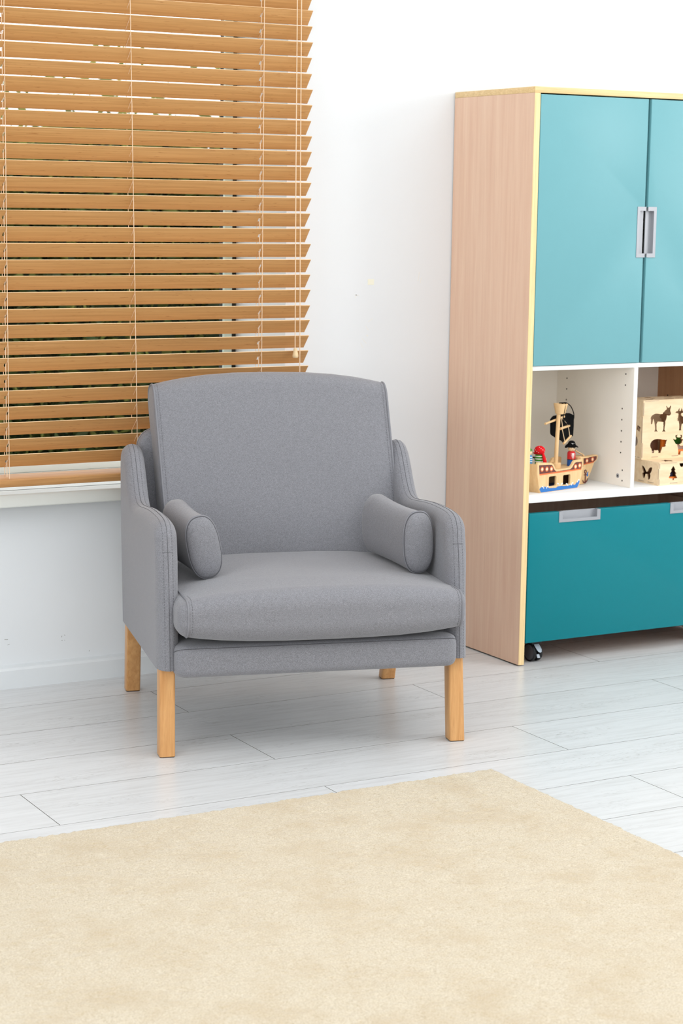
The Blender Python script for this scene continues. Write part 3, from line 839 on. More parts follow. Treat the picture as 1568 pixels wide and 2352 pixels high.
for (a, b) in (H1, H2):
    fo = [(a, ZH), (b, ZH), (b, DZ1 - 0.0004), (b - 0.0105, DZ1 - 0.0004), (b - 0.0105, ZH + 0.008), (a + 0.0115, ZH + 0.008), (a + 0.0115, DZ1 - 0.0004), (a, DZ1 - 0.0004)]
    plate('handle', fo, [], lambda x, z, d: (x, d, z), CY - 0.0016, CY + 0.003, 'metal', front)
    bm = bmesh.new()
    add_box(bm, (a + 0.0025, CY + 0.0115, ZH + 0.0025), (b - 0.0025, CY + 0.0135, DZ1)); add_box(bm, (a + 0.0025, CY, ZH + 0.0025), (b - 0.0025, CY + 0.0135, ZH + 0.0075))
    add_box(bm, (a + 0.0025, CY, ZH + 0.0025), (a + 0.010, CY + 0.0135, DZ1)); add_box(bm, (b - 0.009, CY, ZH + 0.0025), (b - 0.0025, CY + 0.0135, DZ1))
    link('handle_cup', bm_mesh(bm), 'metal', front)
bm = bmesh.new()
add_box(bm, (DX0 + 0.012, CY + 0.0165, 0.066), (DX0 + 0.024, 4.50, 0.385)); add_box(bm, (DX1 - 0.024, CY + 0.0165, 0.066), (DX1 - 0.012, 4.50, 0.385))
add_box(bm, (DX0 + 0.024, 4.488, 0.066), (DX1 - 0.024, 4.50, 0.385))
link('drawer_box', bm_mesh(bm), 'maple_side', dr, None, DO)
box('drawer_bottom', (DX0 + 0.012, CY + 0.0165, 0.058), (DX1 - 0.012, 4.50, 0.066), 'maple_in', dr, off=DO)
def caster(cx, cy, ang, pedal):
    e = bpy.data.objects.new('caster', None); COL.objects.link(e); e.parent = dr
    e.location = Vector((cx, cy, 0)) + DO; e.rotation_euler = (0, 0, ang); e.empty_display_size = 0.02
    R_ = 0.0245
    for sx in (-1, 1):
        V, F = [], []
        prof = [(0.6, 0.004), (0.82, 0.0035), (0.86, 0.004), (0.97, 0.0105), (1.0, 0.009), (1.0, 0.003), (0.95, 0.0015), (0.5, 0.0015)]
        k = 28
        for (r, d) in prof:
            for j in range(k):
                an = 2 * PI * j / k; V.append(Vector((sx * (0.004 + d), R_ * r * math.cos(an), R_ + R_ * r * math.sin(an))))
        for i in range(len(prof) - 1):
            for j in range(k): F.append((i * k + j, i * k + (j + 1) % k, (i + 1) * k + (j + 1) % k, (i + 1) * k + j))
        F.append(tuple(range(k))); F.append(tuple((len(prof) - 1) * k + j for j in range(k)))
        link('wheel', pydata(V, F), 'black', e, 40)
        V, F = tube_geo([(sx * 0.0075, 0, R_), (sx * 0.0132, 0, R_), (sx * 0.0142, 0, R_)], [R_ * 0.86, R_ * 0.84, R_ * 0.72], False, 28)
        link('wheel_disc', pydata(V, F), 'charcoal', e, 40)
    bm = bmesh.new(); add_box(bm, (-0.0045, -0.013, 0.012), (0.0045, 0.02, 0.050), 0.002); add_box(bm, (-0.016, -0.016, 0.049), (0.016, 0.016, 0.0575))
    link('fork', bm_mesh(bm), 'black', e, 40)
    if pedal:
        # brake pedal: a rounded tongue sloping down and outwards
        pts = []
        outl = [(-0.0080, 0.0), (-0.0086, 0.013), (-0.0078, 0.024), (-0.0046, 0.0305), (0.0, 0.0322), (0.0046, 0.0305), (0.0078, 0.024), (0.0086, 0.013), (0.0080, 0.0)]
        plate('brake_pedal', outl, [], lambda a, b, d: (a, -0.012 - b * 0.66 + d * 0.7, 0.050 - b * 0.85 + 0.006 * math.sin(b * 50) + d * 0.6), 0, 0.003, 'pedal', e)
        plate('brake_shoe', [(-0.0042, 0), (-0.0042, 0.012), (0.0042, 0.012), (0.0042, 0)], [], lambda a, b, d: (a, -0.027 + b * 0.4 + d, 0.013 + b * 0.75), 0, 0.0025, 'pedal', e)
caster(2.9720, 4.2310, math.radians(3), True)
caster(3.555, 4.2325, math.radians(20), True)
caster(2.9655, 4.452, math.radians(75), False)
caster(3.555, 4.452, math.radians(60), False)

# ------------------------------------------------------------------ toy ship on the shelf
SHZ = 0.4554
SA = math.radians(15.35)
ship = thing('toy_ship', 'wooden toy pirate ship with black sail on the white cabinet shelf', 'toy ship', (2.96664, 4.21001, SHZ), SA)
fside = lambda a, b, d: (a, d, b)
NEAR, FAR = 0.0, 0.080
hull = [(0.0005, 0.0), (0.1542, 0.0), (0.1625, 0.0105), (0.1690, 0.033), (0.1735, 0.0635), (0.1738, 0.0725), (0.1715, 0.0752), (0.166, 0.0764), (0.140, 0.0760), (0.1350, 0.0738), (0.1246, 0.0620), (0.1175, 0.0580), (0.0665, 0.0570), (0.0595, 0.0592), (0.0500, 0.0728), (0.0445, 0.0760), (0.0405, 0.0770), (-0.0130, 0.0826), (-0.0160, 0.0815), (-0.0168, 0.0770), (-0.0150, 0.050), (-0.0090, 0.020)]
win1 = rrect(0.0325, 0.0148, 0.0640, 0.0412, 0.004, 3); win2 = rrect(0.0915, 0.0135, 0.1222, 0.0402, 0.004, 3)
for nm, d0, d1 in (('hull_side', NEAR, 0.0060), ('hull_side', FAR - 0.006, FAR)):
    hs = plate(nm, hull, [win1, win2] if d0 == NEAR else [], fside, d0, d1, 'toy_wood', ship)
    if d0 == NEAR: near = hs
D0, D1 = NEAR - 0.0004, NEAR - 0.00005
band = [(-0.0095, 0.0750), (0.0395, 0.0722), (0.0450, 0.0702), (0.0545, 0.0572), (0.0625, 0.0525), (0.1195, 0.0535), (0.1285, 0.0575), (0.1380, 0.0680), (0.1440, 0.0705), (0.1690, 0.0700), (0.1675, 0.0520), (-0.0070, 0.0515)]
plate('painted_band', band, [], fside, D0, D1, 'maroon', near)
plate('painted_stripe', [(-0.0070, 0.0515), (0.1675, 0.0520), (0.1668, 0.0485), (-0.0060, 0.0478)], [], fside, D0 - 0.0001, D1, 'orange', near)
def porthole(cx, cy, par, dep=0.0, r=0.0066):
    plate('porthole', circ(cx, cy, r), [], fside, D0 - 0.0002 + dep, D1 + dep, 'orange', par); plate('porthole_light', circ(cx, cy, r * 0.58), [], fside, D0 - 0.0004 + dep, D1 + dep, 'cream', par)
for (cx, cy) in ((0.0031, 0.0633), (0.0225, 0.0622), (0.0413, 0.0612), (0.1421, 0.0590), (0.1598, 0.0605)): porthole(cx, cy, near)
wave = [(0.0010, 0.0015), (0.1525, 0.0015), (0.1600, 0.0120), (0.1620, 0.0185), (0.1590, 0.0205), (0.1520, 0.0180), (0.1420, 0.0095), (0.1370, 0.0110), (0.1310, 0.0120), (0.1230, 0.0110), (0.1130, 0.0100), (0.0960, 0.0110), (0.0860, 0.0120), (0.0700, 0.0120), (0.0640, 0.0090), (0.0350, 0.0105), (0.0270, 0.0140), (0.0150, 0.0160), (0.0060, 0.0170), (-0.0020, 0.0145), (-0.0050, 0.0110)]
plate('painted_sea', wave, [], fside, D0, D1, 'blue', near)
def curl(cx, cy, r, s=1):
    V, F = tube_geo([(cx + s * r * (1 - 0.11 * i) * math.cos(i * 0.62 + 2.4), D0 - 0.0001, cy + 1.0 * r * (1 - 0.11 * i) * math.sin(-i * 0.62 + 2.4 + 0.4)) for i in range(9)], 0.0012, False, 5)
    link('wave_curl', pydata(V, F), 'white_paint', near, 60)
for (cx, cy, r, s) in ((0.010, 0.0135, 0.0060, 1), (0.0245, 0.0125, 0.0050, -1), (0.073, 0.0160, 0.0062, 1), (0.0845, 0.0150, 0.0054, -1), (0.110, 0.0120, 0.0060, 1), (0.1285, 0.0120, 0.0064, -1), (0.1540, 0.0180, 0.0062, -1)): curl(cx, cy, r, s)
# stern, decks, bottom
V, F = plate_geo([(-0.0005, 0.0), (-0.0115, 0.025), (-0.0160, 0.055), (-0.0168, 0.0768), (-0.0128, 0.0768), (-0.0120, 0.055), (-0.0075, 0.026), (0.004, 0.0)], [], fside, 0.006, FAR - 0.006)
link('stern', pydata(V, F), 'toy_wood', ship)
box('stern_deck', (-0.012, 0.006, 0.0600), (0.046, FAR - 0.006, 0.0640), 'toy_wood', ship)
box('main_deck', (0.046, 0.006, 0.0500), (0.1868, FAR - 0.006, 0.0540), 'toy_wood', ship)
bp = [(0.003, 0.006), (0.155, 0.006), (0.176, 0.014), (0.190, 0.028), (0.194, 0.04), (0.190, 0.052), (0.176, 0.066), (0.155, FAR - 0.006), (0.003, FAR - 0.006)]
plate('bottom_board', bp, [], lambda a, b, d: (a, b, d), 0.0, 0.005, 'toy_wood', ship)
box('hold_floor', (0.010, 0.0065, 0.0050), (0.150, FAR - 0.0065, 0.0075), 'royal', ship)
box('bulkhead', (0.150, 0.006, 0.005), (0.156, FAR - 0.006, 0.050), 'walnut', ship)
bowp = [(0.1880, 0.0015), (0.2215, 0.0015), (0.2300, 0.0035), (0.2375, 0.0100), (0.2440, 0.0200), (0.2535, 0.0330), (0.2655, 0.0565), (0.2725, 0.0600), (0.2785, 0.0645), (0.2815, 0.0725), (0.2790, 0.0765), (0.2745, 0.0770), (0.2240, 0.0752), (0.1880, 0.0743)]
bow = plate('bow_board', bowp, [], fside, 0.034, 0.046, 'toy_wood', ship)
bd = 0.034
plate('painted_band', [(0.2200, 0.0715), (0.2735, 0.0735), (0.2760, 0.0715), (0.2745, 0.0645), (0.2650, 0.0590), (0.2200, 0.0560)], [], fside, bd + D0, bd + D1, 'maroon', bow)
plate('painted_stripe', [(0.2200, 0.0560), (0.2650, 0.0590), (0.2630, 0.0565), (0.2200, 0.0530)], [], fside, bd + D0 - 0.0001, bd + D1, 'orange', bow)
for (cx, cy) in ((0.2335, 0.0640), (0.2575, 0.0660)): porthole(cx, cy, bow, bd, 0.0062)
# anchor print with the blue curl behind it
V, F = [], []
ad = bd + D0 - 0.0002
tube_geo([(0.2280 + 0.0040 * math.cos(t), ad, 0.0345 + 0.0044 * math.sin(t)) for t in np.linspace(0, 2 * PI, 15)[:-1]], 0.0014, True, 6, V, F)
tube_geo([(0.2282, ad, 0.0305), (0.2283, ad, 0.0045)], 0.0017, False, 6, V, F)
tube_geo([(0.2225, ad, 0.0258), (0.2340, ad, 0.0262)], 0.0013, False, 6, V, F)
tube_geo([(0.2175, ad, 0.0120), (0.2205, ad, 0.0065), (0.2283, ad, 0.0040), (0.2355, ad, 0.0085), (0.2395, ad, 0.0150)], [0.0010, 0.0018, 0.0022, 0.0018, 0.0010], False, 6, V, F)
link('painted_anchor', pydata(V, F), 'maroon', bow, 60)
plate('painted_curl', [(0.2340, 0.0215), (0.2350, 0.0290), (0.2385, 0.0335), (0.2420, 0.0330), (0.2400, 0.0280), (0.2420, 0.0230), (0.2385, 0.0205)], [], fside, bd + D0, bd + D1, 'blue', bow)
# mast with base block, crow's nest
mb = Vector((0.1105, 0.040, 0.0))
lathe('mast_base', [(0.0125, 0.0540), (0.0125, 0.0665), (0.0118, 0.0680), (0.0050, 0.0680)], 'toy_wood', ship, 20, (mb.x, mb.y, 0))
tube('mast', [(0.1085, 0.040, 0.062), (0.1100, 0.040, 0.12), (0.1145, 0.040, 0.204)], 0.0055, 'toy_wood', ship, nseg=14)
lathe('crows_nest', [(0.0050, 0.1985), (0.0128, 0.1985), (0.0134, 0.2000), (0.0192, 0.2250), (0.0190, 0.2262), (0.0168, 0.2262), (0.0120, 0.206), (0.003, 0.206)], 'toy_wood', ship, 24, (0.1148, 0.040, 0), tilt=Matrix.Rotation(0.03, 3, 'Y'))
# yard, sail
tube('yard', [(0.0660, 0.046, 0.1745), (0.1500, 0.050, 0.1885)], 0.0030, 'toy_wood', ship, nseg=10)
so_ = [(0.1010, 0.1835), (0.1205, 0.1915), (0.1330, 0.1925), (0.1570, 0.1955), (0.1830, 0.1950), (0.1950, 0.1890), (0.1975, 0.1780), (0.1980, 0.1610), (0.1955, 0.1330), (0.1870, 0.1290), (0.1590, 0.1165), (0.1380, 0.1255), (0.1050, 0.1430), (0.1025, 0.1480), (0.1015, 0.170)]
loops = [[Vector((p[0], p[1], 0)) for p in so_]]
bm = bmesh.new(); vs = [bm.verts.new((p[0], 0, p[1])) for p in so_]; bm.faces.new(vs)
bmesh.ops.triangulate(bm, faces=bm.faces); bmesh.ops.subdivide_edges(bm, edges=bm.edges, cuts=3, use_grid_fill=True)
ret = bmesh.ops.solidify(bm, geom=list(bm.faces), thickness=0.0016)
for v in bm.verts:
    v.co.y += 0.060 - 0.010 * math.sin(PI * min(max((v.co.z - 0.116) / 0.078, 0), 1)) * math.sin(PI * min(max((v.co.x - 0.10) / 0.098, 0), 1)) + 0.004 * math.sin(v.co.x * 120)
link('sail', bm_mesh(bm), 'black_felt', ship, 50)
# rope ladder and black cord loop
tube('ladder_rung', [(0.1180, 0.036, 0.1590), (0.1600, 0.040, 0.1640)], 0.0034, 'toy_wood', ship, nseg=10)
tube('ladder_rung', [(0.1310, 0.034, 0.1180), (0.1690, 0.040, 0.1362)], 0.0030, 'toy_wood', ship, nseg=10)
tube('rope', catmull([(0.1170, 0.034, 0.1900), (0.1225, 0.033, 0.1680), (0.1230, 0.0335, 0.1575), (0.1290, 0.033, 0.1400), (0.1360, 0.0335, 0.1215), (0.1365, 0.034, 0.118)], 5), 0.0010, 'twine', ship, nseg=6)
tube('rope', catmull([(0.1170, 0.034, 0.1900), (0.1330, 0.034, 0.1780), (0.1500, 0.036, 0.1655), (0.1530, 0.0365, 0.1610), (0.1570, 0.0365, 0.1460), (0.1600, 0.037, 0.1330)], 5), 0.0010, 'twine', ship, nseg=6)
ball('knot', 0.0026, (0.1165, 0.0335, 0.1895), 'twine', ship)
tube('black_cord', catmull([(0.1150, 0.040, 0.2280), (0.1190, 0.024, 0.2290), (0.1195, 0.0225, 0.2240), (0.1200, 0.0260, 0.2050), (0.1215, 0.030, 0.1900), (0.1300, 0.032, 0.1770), (0.1450, 0.032, 0.1690), (0.1620, 0.034, 0.1705), (0.1735, 0.036, 0.1840), (0.1740, 0.038, 0.1990), (0.1650, 0.040, 0.2150), (0.1520, 0.042, 0.2245), (0.1400, 0.042, 0.2270), (0.1280, 0.041, 0.2255)], 6), 0.0013, 'black_felt', ship, nseg=6)
# small fittings: bollard, round bow knob, bowsprit spar
lathe('bollard', [(0.0045, 0.064), (0.0045, 0.0735), (0.0040, 0.0745), (0.001, 0.0745)], 'toy_wood', ship, 14, (0.082, 0.056, 0.006))
ball('bow_knob', 0.0085, (0.1955, 0.028, 0.0715), 'toy_wood', ship)
box('bow_deck', (0.188, 0.020, 0.0740), (0.226, 0.060, 0.0780), 'toy_wood', ship, 0.001)
tube('bow_spar', [(0.1975, 0.046, 0.0935), (0.2240, 0.044, 0.0815)], 0.0020, 'toy_wood', ship, nseg=8)
tube('bow_spar', [(0.2140, 0.030, 0.0805), (0.2330, 0.052, 0.0815)], 0.0022, 'toy_wood', ship, nseg=8)
tube('rope', [(0.1880, 0.030, 0.0940), (0.2000, 0.030, 0.0870), (0.2150, 0.031, 0.0810)], 0.0008, 'twine', ship, nseg=6)

# peg dolls standing on the ship (things of their own)
SM = Matrix.Translation((2.96664, 4.21001, SHZ)) @ Matrix.Rotation(SA, 4, 'Z')
def peg(name, label, u, v_, z, rz):
    return thing(name, label, 'toy figure', SM @ Vector((u, v_, z)), SA + rz, 'peg dolls on the toy ship')
R0 = 0.0112
def body_ring(t, z0, z1, mat, name, r=R0, top_round=False):
    pr = [(0.002, z0), (r, z0), (r, z1)] if not top_round else [(0.002, z0), (r, z0), (r, z1 - 0.007), (r * 0.92, z1 - 0.0025), (r * 0.62, z1), (0.002, z1)]
    return lathe(name, pr, mat, t, 22)
cap_ = peg('peg_doll', 'peg doll with black pirate hat, red coat and blue trousers on ship deck', 0.1745, 0.0410, 0.0544, math.radians(-28))
body_ring(cap_, 0.0, 0.0170, 'royal', 'trousers'); body_ring(cap_, 0.0168, 0.0185, 'black', 'belt', R0 * 1.02)
coat = body_ring(cap_, 0.0185, 0.0400, 'red', 'coat', R0, True)
fr_ = lambda a, b, d: ((R0 + 0.0003 + d) * math.sin(a / R0), -(R0 + 0.0003 + d) * math.cos(a / R0), b)
plate('shirt', [(-0.0030, 0.0350), (0.0030, 0.0350), (0.0018, 0.0275), (0.0, 0.0215), (-0.0018, 0.0275)], [], fr_, 0, 0.0004, 'white_paint', cap_)
V, F = [], []
for s in (-1, 1): tube_geo([fr_(s * 0.0048, 0.0352, 0.0003), fr_(s * 0.0042, 0.0290, 0.0003), fr_(s * 0.0010, 0.0205, 0.0003)], 0.0004, False, 5, V, F)
link('lapel', pydata(V, F), 'white_paint', cap_)
ball('buckle', 0.0013, fr_(0, 0.0176, 0.0004), 'gold', cap_)
ball('head', 0.0098, (0, 0, 0.0475), 'skin', cap_)
for s in (-1, 1): ball('eye' if s < 0 else 'eye_patch', 0.0008 if s < 0 else 0.0019, (s * 0.0036, -0.0093 if s < 0 else -0.0086, 0.0490), 'black', cap_)
tube('smile', [(-0.0024, -0.0096, 0.0440), (0, -0.0096, 0.0433), (0.0024, -0.0094, 0.0442)], 0.0004, 'maroon', cap_, nseg=5)
V, F = [], []
hat = lathe('hat', [(0.0120, 0.0505), (0.0118, 0.0530), (0.0106, 0.0600), (0.0080, 0.0655), (0.0040, 0.0680), (0.0008, 0.0684)], 'black_felt', cap_, 22)
brim = []
for (r, zz) in ((0.0105, 0.0520), (0.0165, 0.0505), (0.0168, 0.0520), (0.0112, 0.0560)):
    brim.append([Vector((r * math.cos(t) * (1.0 + 0.12 * abs(math.cos(t)) ** 3), r * math.sin(t), zz + (0.0035 * math.sin(t) ** 2 - 0.004 * abs(math.cos(t)) ** 3 + 0.002) * (r - 0.010) / 0.0065)) for t in np.linspace(0, 2 * PI, 29)[:-1]])
link('hat_brim', pydata(*loft(brim, False)), 'black_felt', cap_, 60)
for (a, zz, r) in ((-0.0012, 0.0605, 0.0017), (-0.0040, 0.0585, 0.0009), (0.0022, 0.0590, 0.0009), (0.0026, 0.0615, 0.0007), (-0.0040, 0.0620, 0.0007)):
    ball('skull_print', r, (a, -math.sqrt(max(0.0101 ** 2 - a * a, 0)), zz), 'white_paint', hat, 1, 0.4, 0.8)
ban = peg('peg_doll', 'peg doll with red polka dot bandana and green striped shirt on ship stern', 0.0365, 0.0385, 0.0645, math.radians(-165))
body_ring(ban, 0.0, 0.0330, 'green', 'shirt', R0, True)
for zz in (0.0125, 0.0195, 0.0265): lathe('shirt_stripe', [(R0 * 0.9, zz), (R0 * 1.018, zz), (R0 * 1.018, zz + 0.0020), (R0 * 0.9, zz + 0.0020)], 'white_paint', ban, 22)
ball('head', 0.0098, (0, 0, 0.0390), 'skin', ban)
bd_ = ball('bandana', 0.0128, (0.0004, 0.0010, 0.0425), 'red_felt', ban, 1.12, 1.16, 0.98)
tube('bandana_tail', [(0.0020, 0.0105, 0.0370), (0.0040, 0.0150, 0.0270), (0.0050, 0.0190, 0.0140), (0.0050, 0.0220, 0.0030)], [0.0030, 0.0040, 0.0048, 0.0036], 'red_felt', ban, nseg=10)
bmv = []
plate('bandana_corner', [(-0.0205, 0.0335), (-0.010, 0.0300), (0.002, 0.0320), (-0.004, 0.0440)], [], lambda a, b, d: (-0.003 + d, a * 1.0, b), 0, 0.0022, 'red_felt', ban)
V, F = [], []
for k in range(46):
    th = k * 2.399; ph = math.acos(1 - 1.45 * (k + 0.5) / 46); p = Vector((math.sin(ph) * math.cos(th) * 1.12, math.sin(ph) * math.sin(th) * 1.16, math.cos(ph) * 0.98)) * 0.0129 + Vector((0.0004, 0.0010, 0.0425))
    if k % 2 == 0: tube_geo([p, p + (p - Vector((0.0004, 0.0010, 0.0425))).normalized() * 0.0003], 0.0009, False, 7, V, F)
stuff(link('polka_dot', pydata(V, F), 'white_paint', ban))
plate('pistol', [(-0.001, 0.012), (0.001, 0.020), (0.010, 0.021), (0.010, 0.0245), (-0.004, 0.0245), (-0.005, 0.012)], [], lambda a, b, d: (d - 0.0005, -0.0125 - a * 0.9, b), 0, 0.002, plain('dark_brown_toy', lin(58, 40, 34), 0.6), ban)
blu = peg('peg_doll', 'peg doll with blue and white striped shirt at stern, half hidden by cabinet side', 0.0030, 0.0480, 0.0640, math.radians(-40))
body_ring(blu, 0.0, 0.0105, 'royal', 'trousers'); body_ring(blu, 0.0103, 0.0330, 'sky_blue', 'shirt', R0, True)
for zz in (0.0150, 0.0205, 0.0260): lathe('shirt_stripe', [(R0 * 0.9, zz), (R0 * 1.018, zz), (R0 * 1.018, zz + 0.0018), (R0 * 0.9, zz + 0.0018)], 'white_paint', blu, 22)
ball('head', 0.0100, (0, 0, 0.0395), 'skin', blu)
lathe('hat', [(0.0102, 0.0430), (0.0096, 0.0468), (0.0062, 0.0500), (0.001, 0.0510)], 'green', blu, 20)

# ------------------------------------------------------------------ cut-out puzzle boxes
DONKEY = [(400,1060),(412,1030),(440,1005),(475,987),(515,985),(560,992),(596,990),(605,972),(600,966),(618,958),(616,946),(634,940),(632,928),(650,920),(662,905),(666,888),(655,862),(660,842),(672,862),(682,880),(700,878),(712,862),(724,838),(734,852),(728,885),(722,915),(722,940),(735,968),(728,1000),(712,1015),(690,1018),(668,1010),(665,1040),(655,1085),(638,1120),(640,1160),(632,1205),(625,1262),(640,1298),(588,1298),(605,1265),(610,1200),(608,1130),(560,1125),(515,1122),(495,1165),(495,1265),(513,1298),(460,1298),(472,1262),(468,1180),(458,1125),(445,1085),(438,1075),(432,1120),(425,1160),(412,1172),(404,1165),(406,1110)]
PIG = [(390,1545),(398,1500),(420,1465),(460,1438),(510,1428),(560,1432),(595,1440),(625,1440),(650,1447),(672,1437),(662,1462),(655,1480),(650,1515),(640,1530),(648,1550),(630,1565),(610,1568),(590,1570),(580,1610),(565,1645),(560,1675),(525,1675),(528,1640),(515,1625),(480,1630),(460,1622),(455,1650),(448,1678),(418,1678),(418,1640),(410,1600),(398,1585)]
GOAT = [(805,965),(825,938),(850,935),(862,898),(875,882),(876,905),(872,930),(895,932),(904,902),(905,882),(918,892),(925,925),(948,955),(945,970),(920,965),(905,975),(900,1000),(915,1025),(960,1035),(1050,1040),(1085,1060),(1085,1110),(1075,1160),(1075,1270),(1040,1272),(1045,1180),(1035,1140),(985,1145),(985,1200),(970,1220),(935,1190),(945,1165),(915,1155),(905,1200),(900,1245),(905,1275),(862,1275),(872,1240),(870,1165),(858,1105),(835,1112),(848,1075),(830,1088),(850,1040),(855,990),(845,972),(825,970)]
COW = [(768,1418),(785,1435),(812,1440),(822,1418),(810,1400),(805,1375),(815,1357),(848,1355),(832,1370),(832,1388),(850,1400),(880,1398),(900,1385),(895,1368),(880,1355),(910,1352),(920,1375),(914,1402),(906,1420),(915,1438),(945,1420),(940,1445),(920,1462),(915,1490),(895,1515),(872,1520),(882,1548),(920,1548),(960,1540),(1060,1545),(1085,1570),(1080,1620),(1080,1700),(1045,1702),(1048,1640),(990,1640),(985,1665),(965,1640),(945,1660),(925,1640),(895,1645),(890,1680),(888,1705),(848,1705),(855,1670),(850,1600),(840,1560),(835,1525),(810,1515),(795,1480),(775,1450)]
TREE = [(805,1905),(825,1935),(843,1975),(830,1980),(835,2005),(860,2035),(845,2042),(848,2068),(872,2108),(858,2122),(815,2125),(815,2145),(820,2152),(780,2152),(790,2145),(790,2125),(735,2122),(722,2110),(745,2070),(752,2048),(742,2040),(765,2010),(775,1990),(760,1980),(785,1935)]
BFLY = [(270,1885),(300,1900),(325,1935),(345,1980),(355,2000),(375,1985),(392,1935),(412,1912),(440,1905),(450,1920),(440,1975),(425,2015),(415,2025),(425,2060),(418,2110),(400,2145),(385,2130),(378,2085),(370,2040),(355,2035),(338,2040),(332,2080),(318,2125),(300,2105),(288,2060),(285,2020),(305,2012),(290,1970),(278,1930)]
up_ = lambda p: (3.3389 + 2.109e-4 * (p[0] - 285) + 8.1e-6 * (p[1] - 770), 0.6795 - 1.577e-4 * (p[1] - 770) - 1.0e-5 * (p[0] - 285))
lo_ = lambda p: (3.3439 + 1.974e-4 * (p[0] - 545) + 8.1e-6 * (p[1] - 2255) , 0.4541 - 1.576e-4 * (p[1] - 2255) - 1.11e-5 * (p[0] - 545) + 0.0013)
bf_ = lambda p: (4.2701 - 2.55e-4 * (p[0] - 270) + 0.0, 0.5027 - 1.50e-4 * (p[1] - 1885) + 1.7e-5 * (p[0] - 270))
def puzzle_box(label, x0, x1, y0, y1, z0, z1, front_holes, left_holes, top_holes):
    t = thing('puzzle_box', label, 'toy box', ((x0 + x1) / 2, (y0 + y1) / 2, z0), 0, 'cut-out wooden toy boxes')
    OO = -Vector(t.location); k = 0.0036
    plate('front_panel', [(x0, z0), (x1, z0), (x1, z1), (x0, z1)], front_holes, lambda a, b, d: (a, d, b), y0, y0 + k, 'ply', t, OO, 'ply_edge')
    plate('side_panel', [(y0 + k, z0), (y1 - k, z0), (y1 - k, z1 - k), (y0 + k, z1 - k)], left_holes, lambda a, b, d: (d, a, b), x0, x0 + k, 'ply', t, OO, 'ply_edge')
    plate('side_panel', [(y0 + k, z0), (y1 - k, z0), (y1 - k, z1 - k), (y0 + k, z1 - k)], left_holes, lambda a, b, d: (d, a, b), x1 - k, x1, 'ply', t, OO, 'ply_edge')
    plate('back_panel', [(x0, z0), (x1, z0), (x1, z1), (x0, z1)], front_holes, lambda a, b, d: (a, d, b), y1 - k, y1, 'ply', t, OO, 'ply_edge')
    plate('top_panel', [(x0, y0 + k), (x1, y0 + k), (x1, y1 - k), (x0, y1 - k)], top_holes, lambda a, b, d: (a, b, d), z1 - k, z1, 'ply', t, OO, 'ply_edge')
    plate('bottom_panel', [(x0 + k, y0 + k), (x1 - k, y0 + k), (x1 - k, y1 - k), (x0 + k, y1 - k)], [], lambda a, b, d: (a, b, d), z0, z0 + k, 'ply', t, OO)
    # finger joints: scorched tenon ends on the faces
    bm = bmesh.new(); e = 0.0004; H = z1 - z0
    for (f0, f1) in ((0.04, 0.26), (0.72, 0.97)):
        add_box(bm, (x0 + 0.0006, y0 - e, z0 + H * (1 - f1)), (x0 + 0.0030, y0, z0 + H * (1 - f0)))
    add_box(bm, (x0 - e, y0 + 0.0006, z0 + H * 0.28), (x0, y0 + 0.0030, z0 + H * 0.72))
    Wd = x1 - x0
    for (f0, f1) in ((0.03, 0.28), (0.76, 0.98)): add_box(bm, (x0 + Wd * f0, y0 - e, z1 - 0.0030), (x0 + Wd * f1, y0, z1 - 0.0020))
    for (f0, f1) in ((0.18, 0.30), (0.55, 0.67)): add_box(bm, (x0 + Wd * f0, y0 - e, z0 + 0.0042), (x0 + Wd * f1, y0, z0 + 0.0062))
    Dd = y1 - y0
    for (f0, f1) in ((0.10, 0.22), (0.30, 0.42)): add_box(bm, (x0 - e, y0 + Dd * f0, z0 + 0.0042), (x0, y0 + Dd * f1, z0 + 0.0062))
    link('finger_joint', bm_mesh(bm), plain('scorched_tenon', lin(186, 162, 138), 0.8), t, None, OO)
    return t
star = [(3.392 + 0.020 * (1 if i % 2 == 0 else 0.55) * math.cos(i * PI / 5), 4.2215 + 0.020 * (1 if i % 2 == 0 else 0.55) * math.sin(i * PI / 5)) for i in range(10)]
ZT = 0.5188
puzzle_box('flat wooden cut-out box with tree and butterfly holes, under the animal box', 3.3437, 3.560, 4.1945, 4.405, SHZ, ZT,
           [[lo_(p) for p in TREE], [(3.4135 + 0.0085 * (1 - math.cos(t)), 0.5140 - 0.011 * math.sin(t)) for t in np.linspace(0.0, PI, 12)]], [[bf_(p) for p in BFLY]], [star])
T2 = [circ(3.375, 4.288, 0.014, 0.006, 14), circ(3.40, 4.305, 0.008, 0.005, 12), circ(3.443, 4.288, 0.018, 0.007, 14), circ(3.478, 4.292, 0.010, 0.007, 12), circ(3.40, 4.328, 0.012, 0.008, 12), circ(3.47, 4.326, 0.014, 0.008, 12)]
LH = [circ(4.296, 0.567, 0.010, 0.014, 14), [(4.318, 0.632), (4.330, 0.640), (4.342, 0.632), (4.340, 0.612), (4.330, 0.600), (4.320, 0.610)], [(4.315, 0.585), (4.338, 0.590), (4.340, 0.560), (4.318, 0.556)], [(4.275, 0.607), (4.289, 0.612), (4.292, 0.600), (4.280, 0.594)]]
puzzle_box('tall wooden cut-out box with donkey, goat, pig and cow holes, on a flatter box', 3.3388, 3.5290, 4.2670, 4.3470, ZT, 0.6812,
           [[up_(p) for p in DONKEY], [up_(p) for p in PIG], [up_(p) for p in GOAT], [up_(p) for p in COW]], LH, T2)
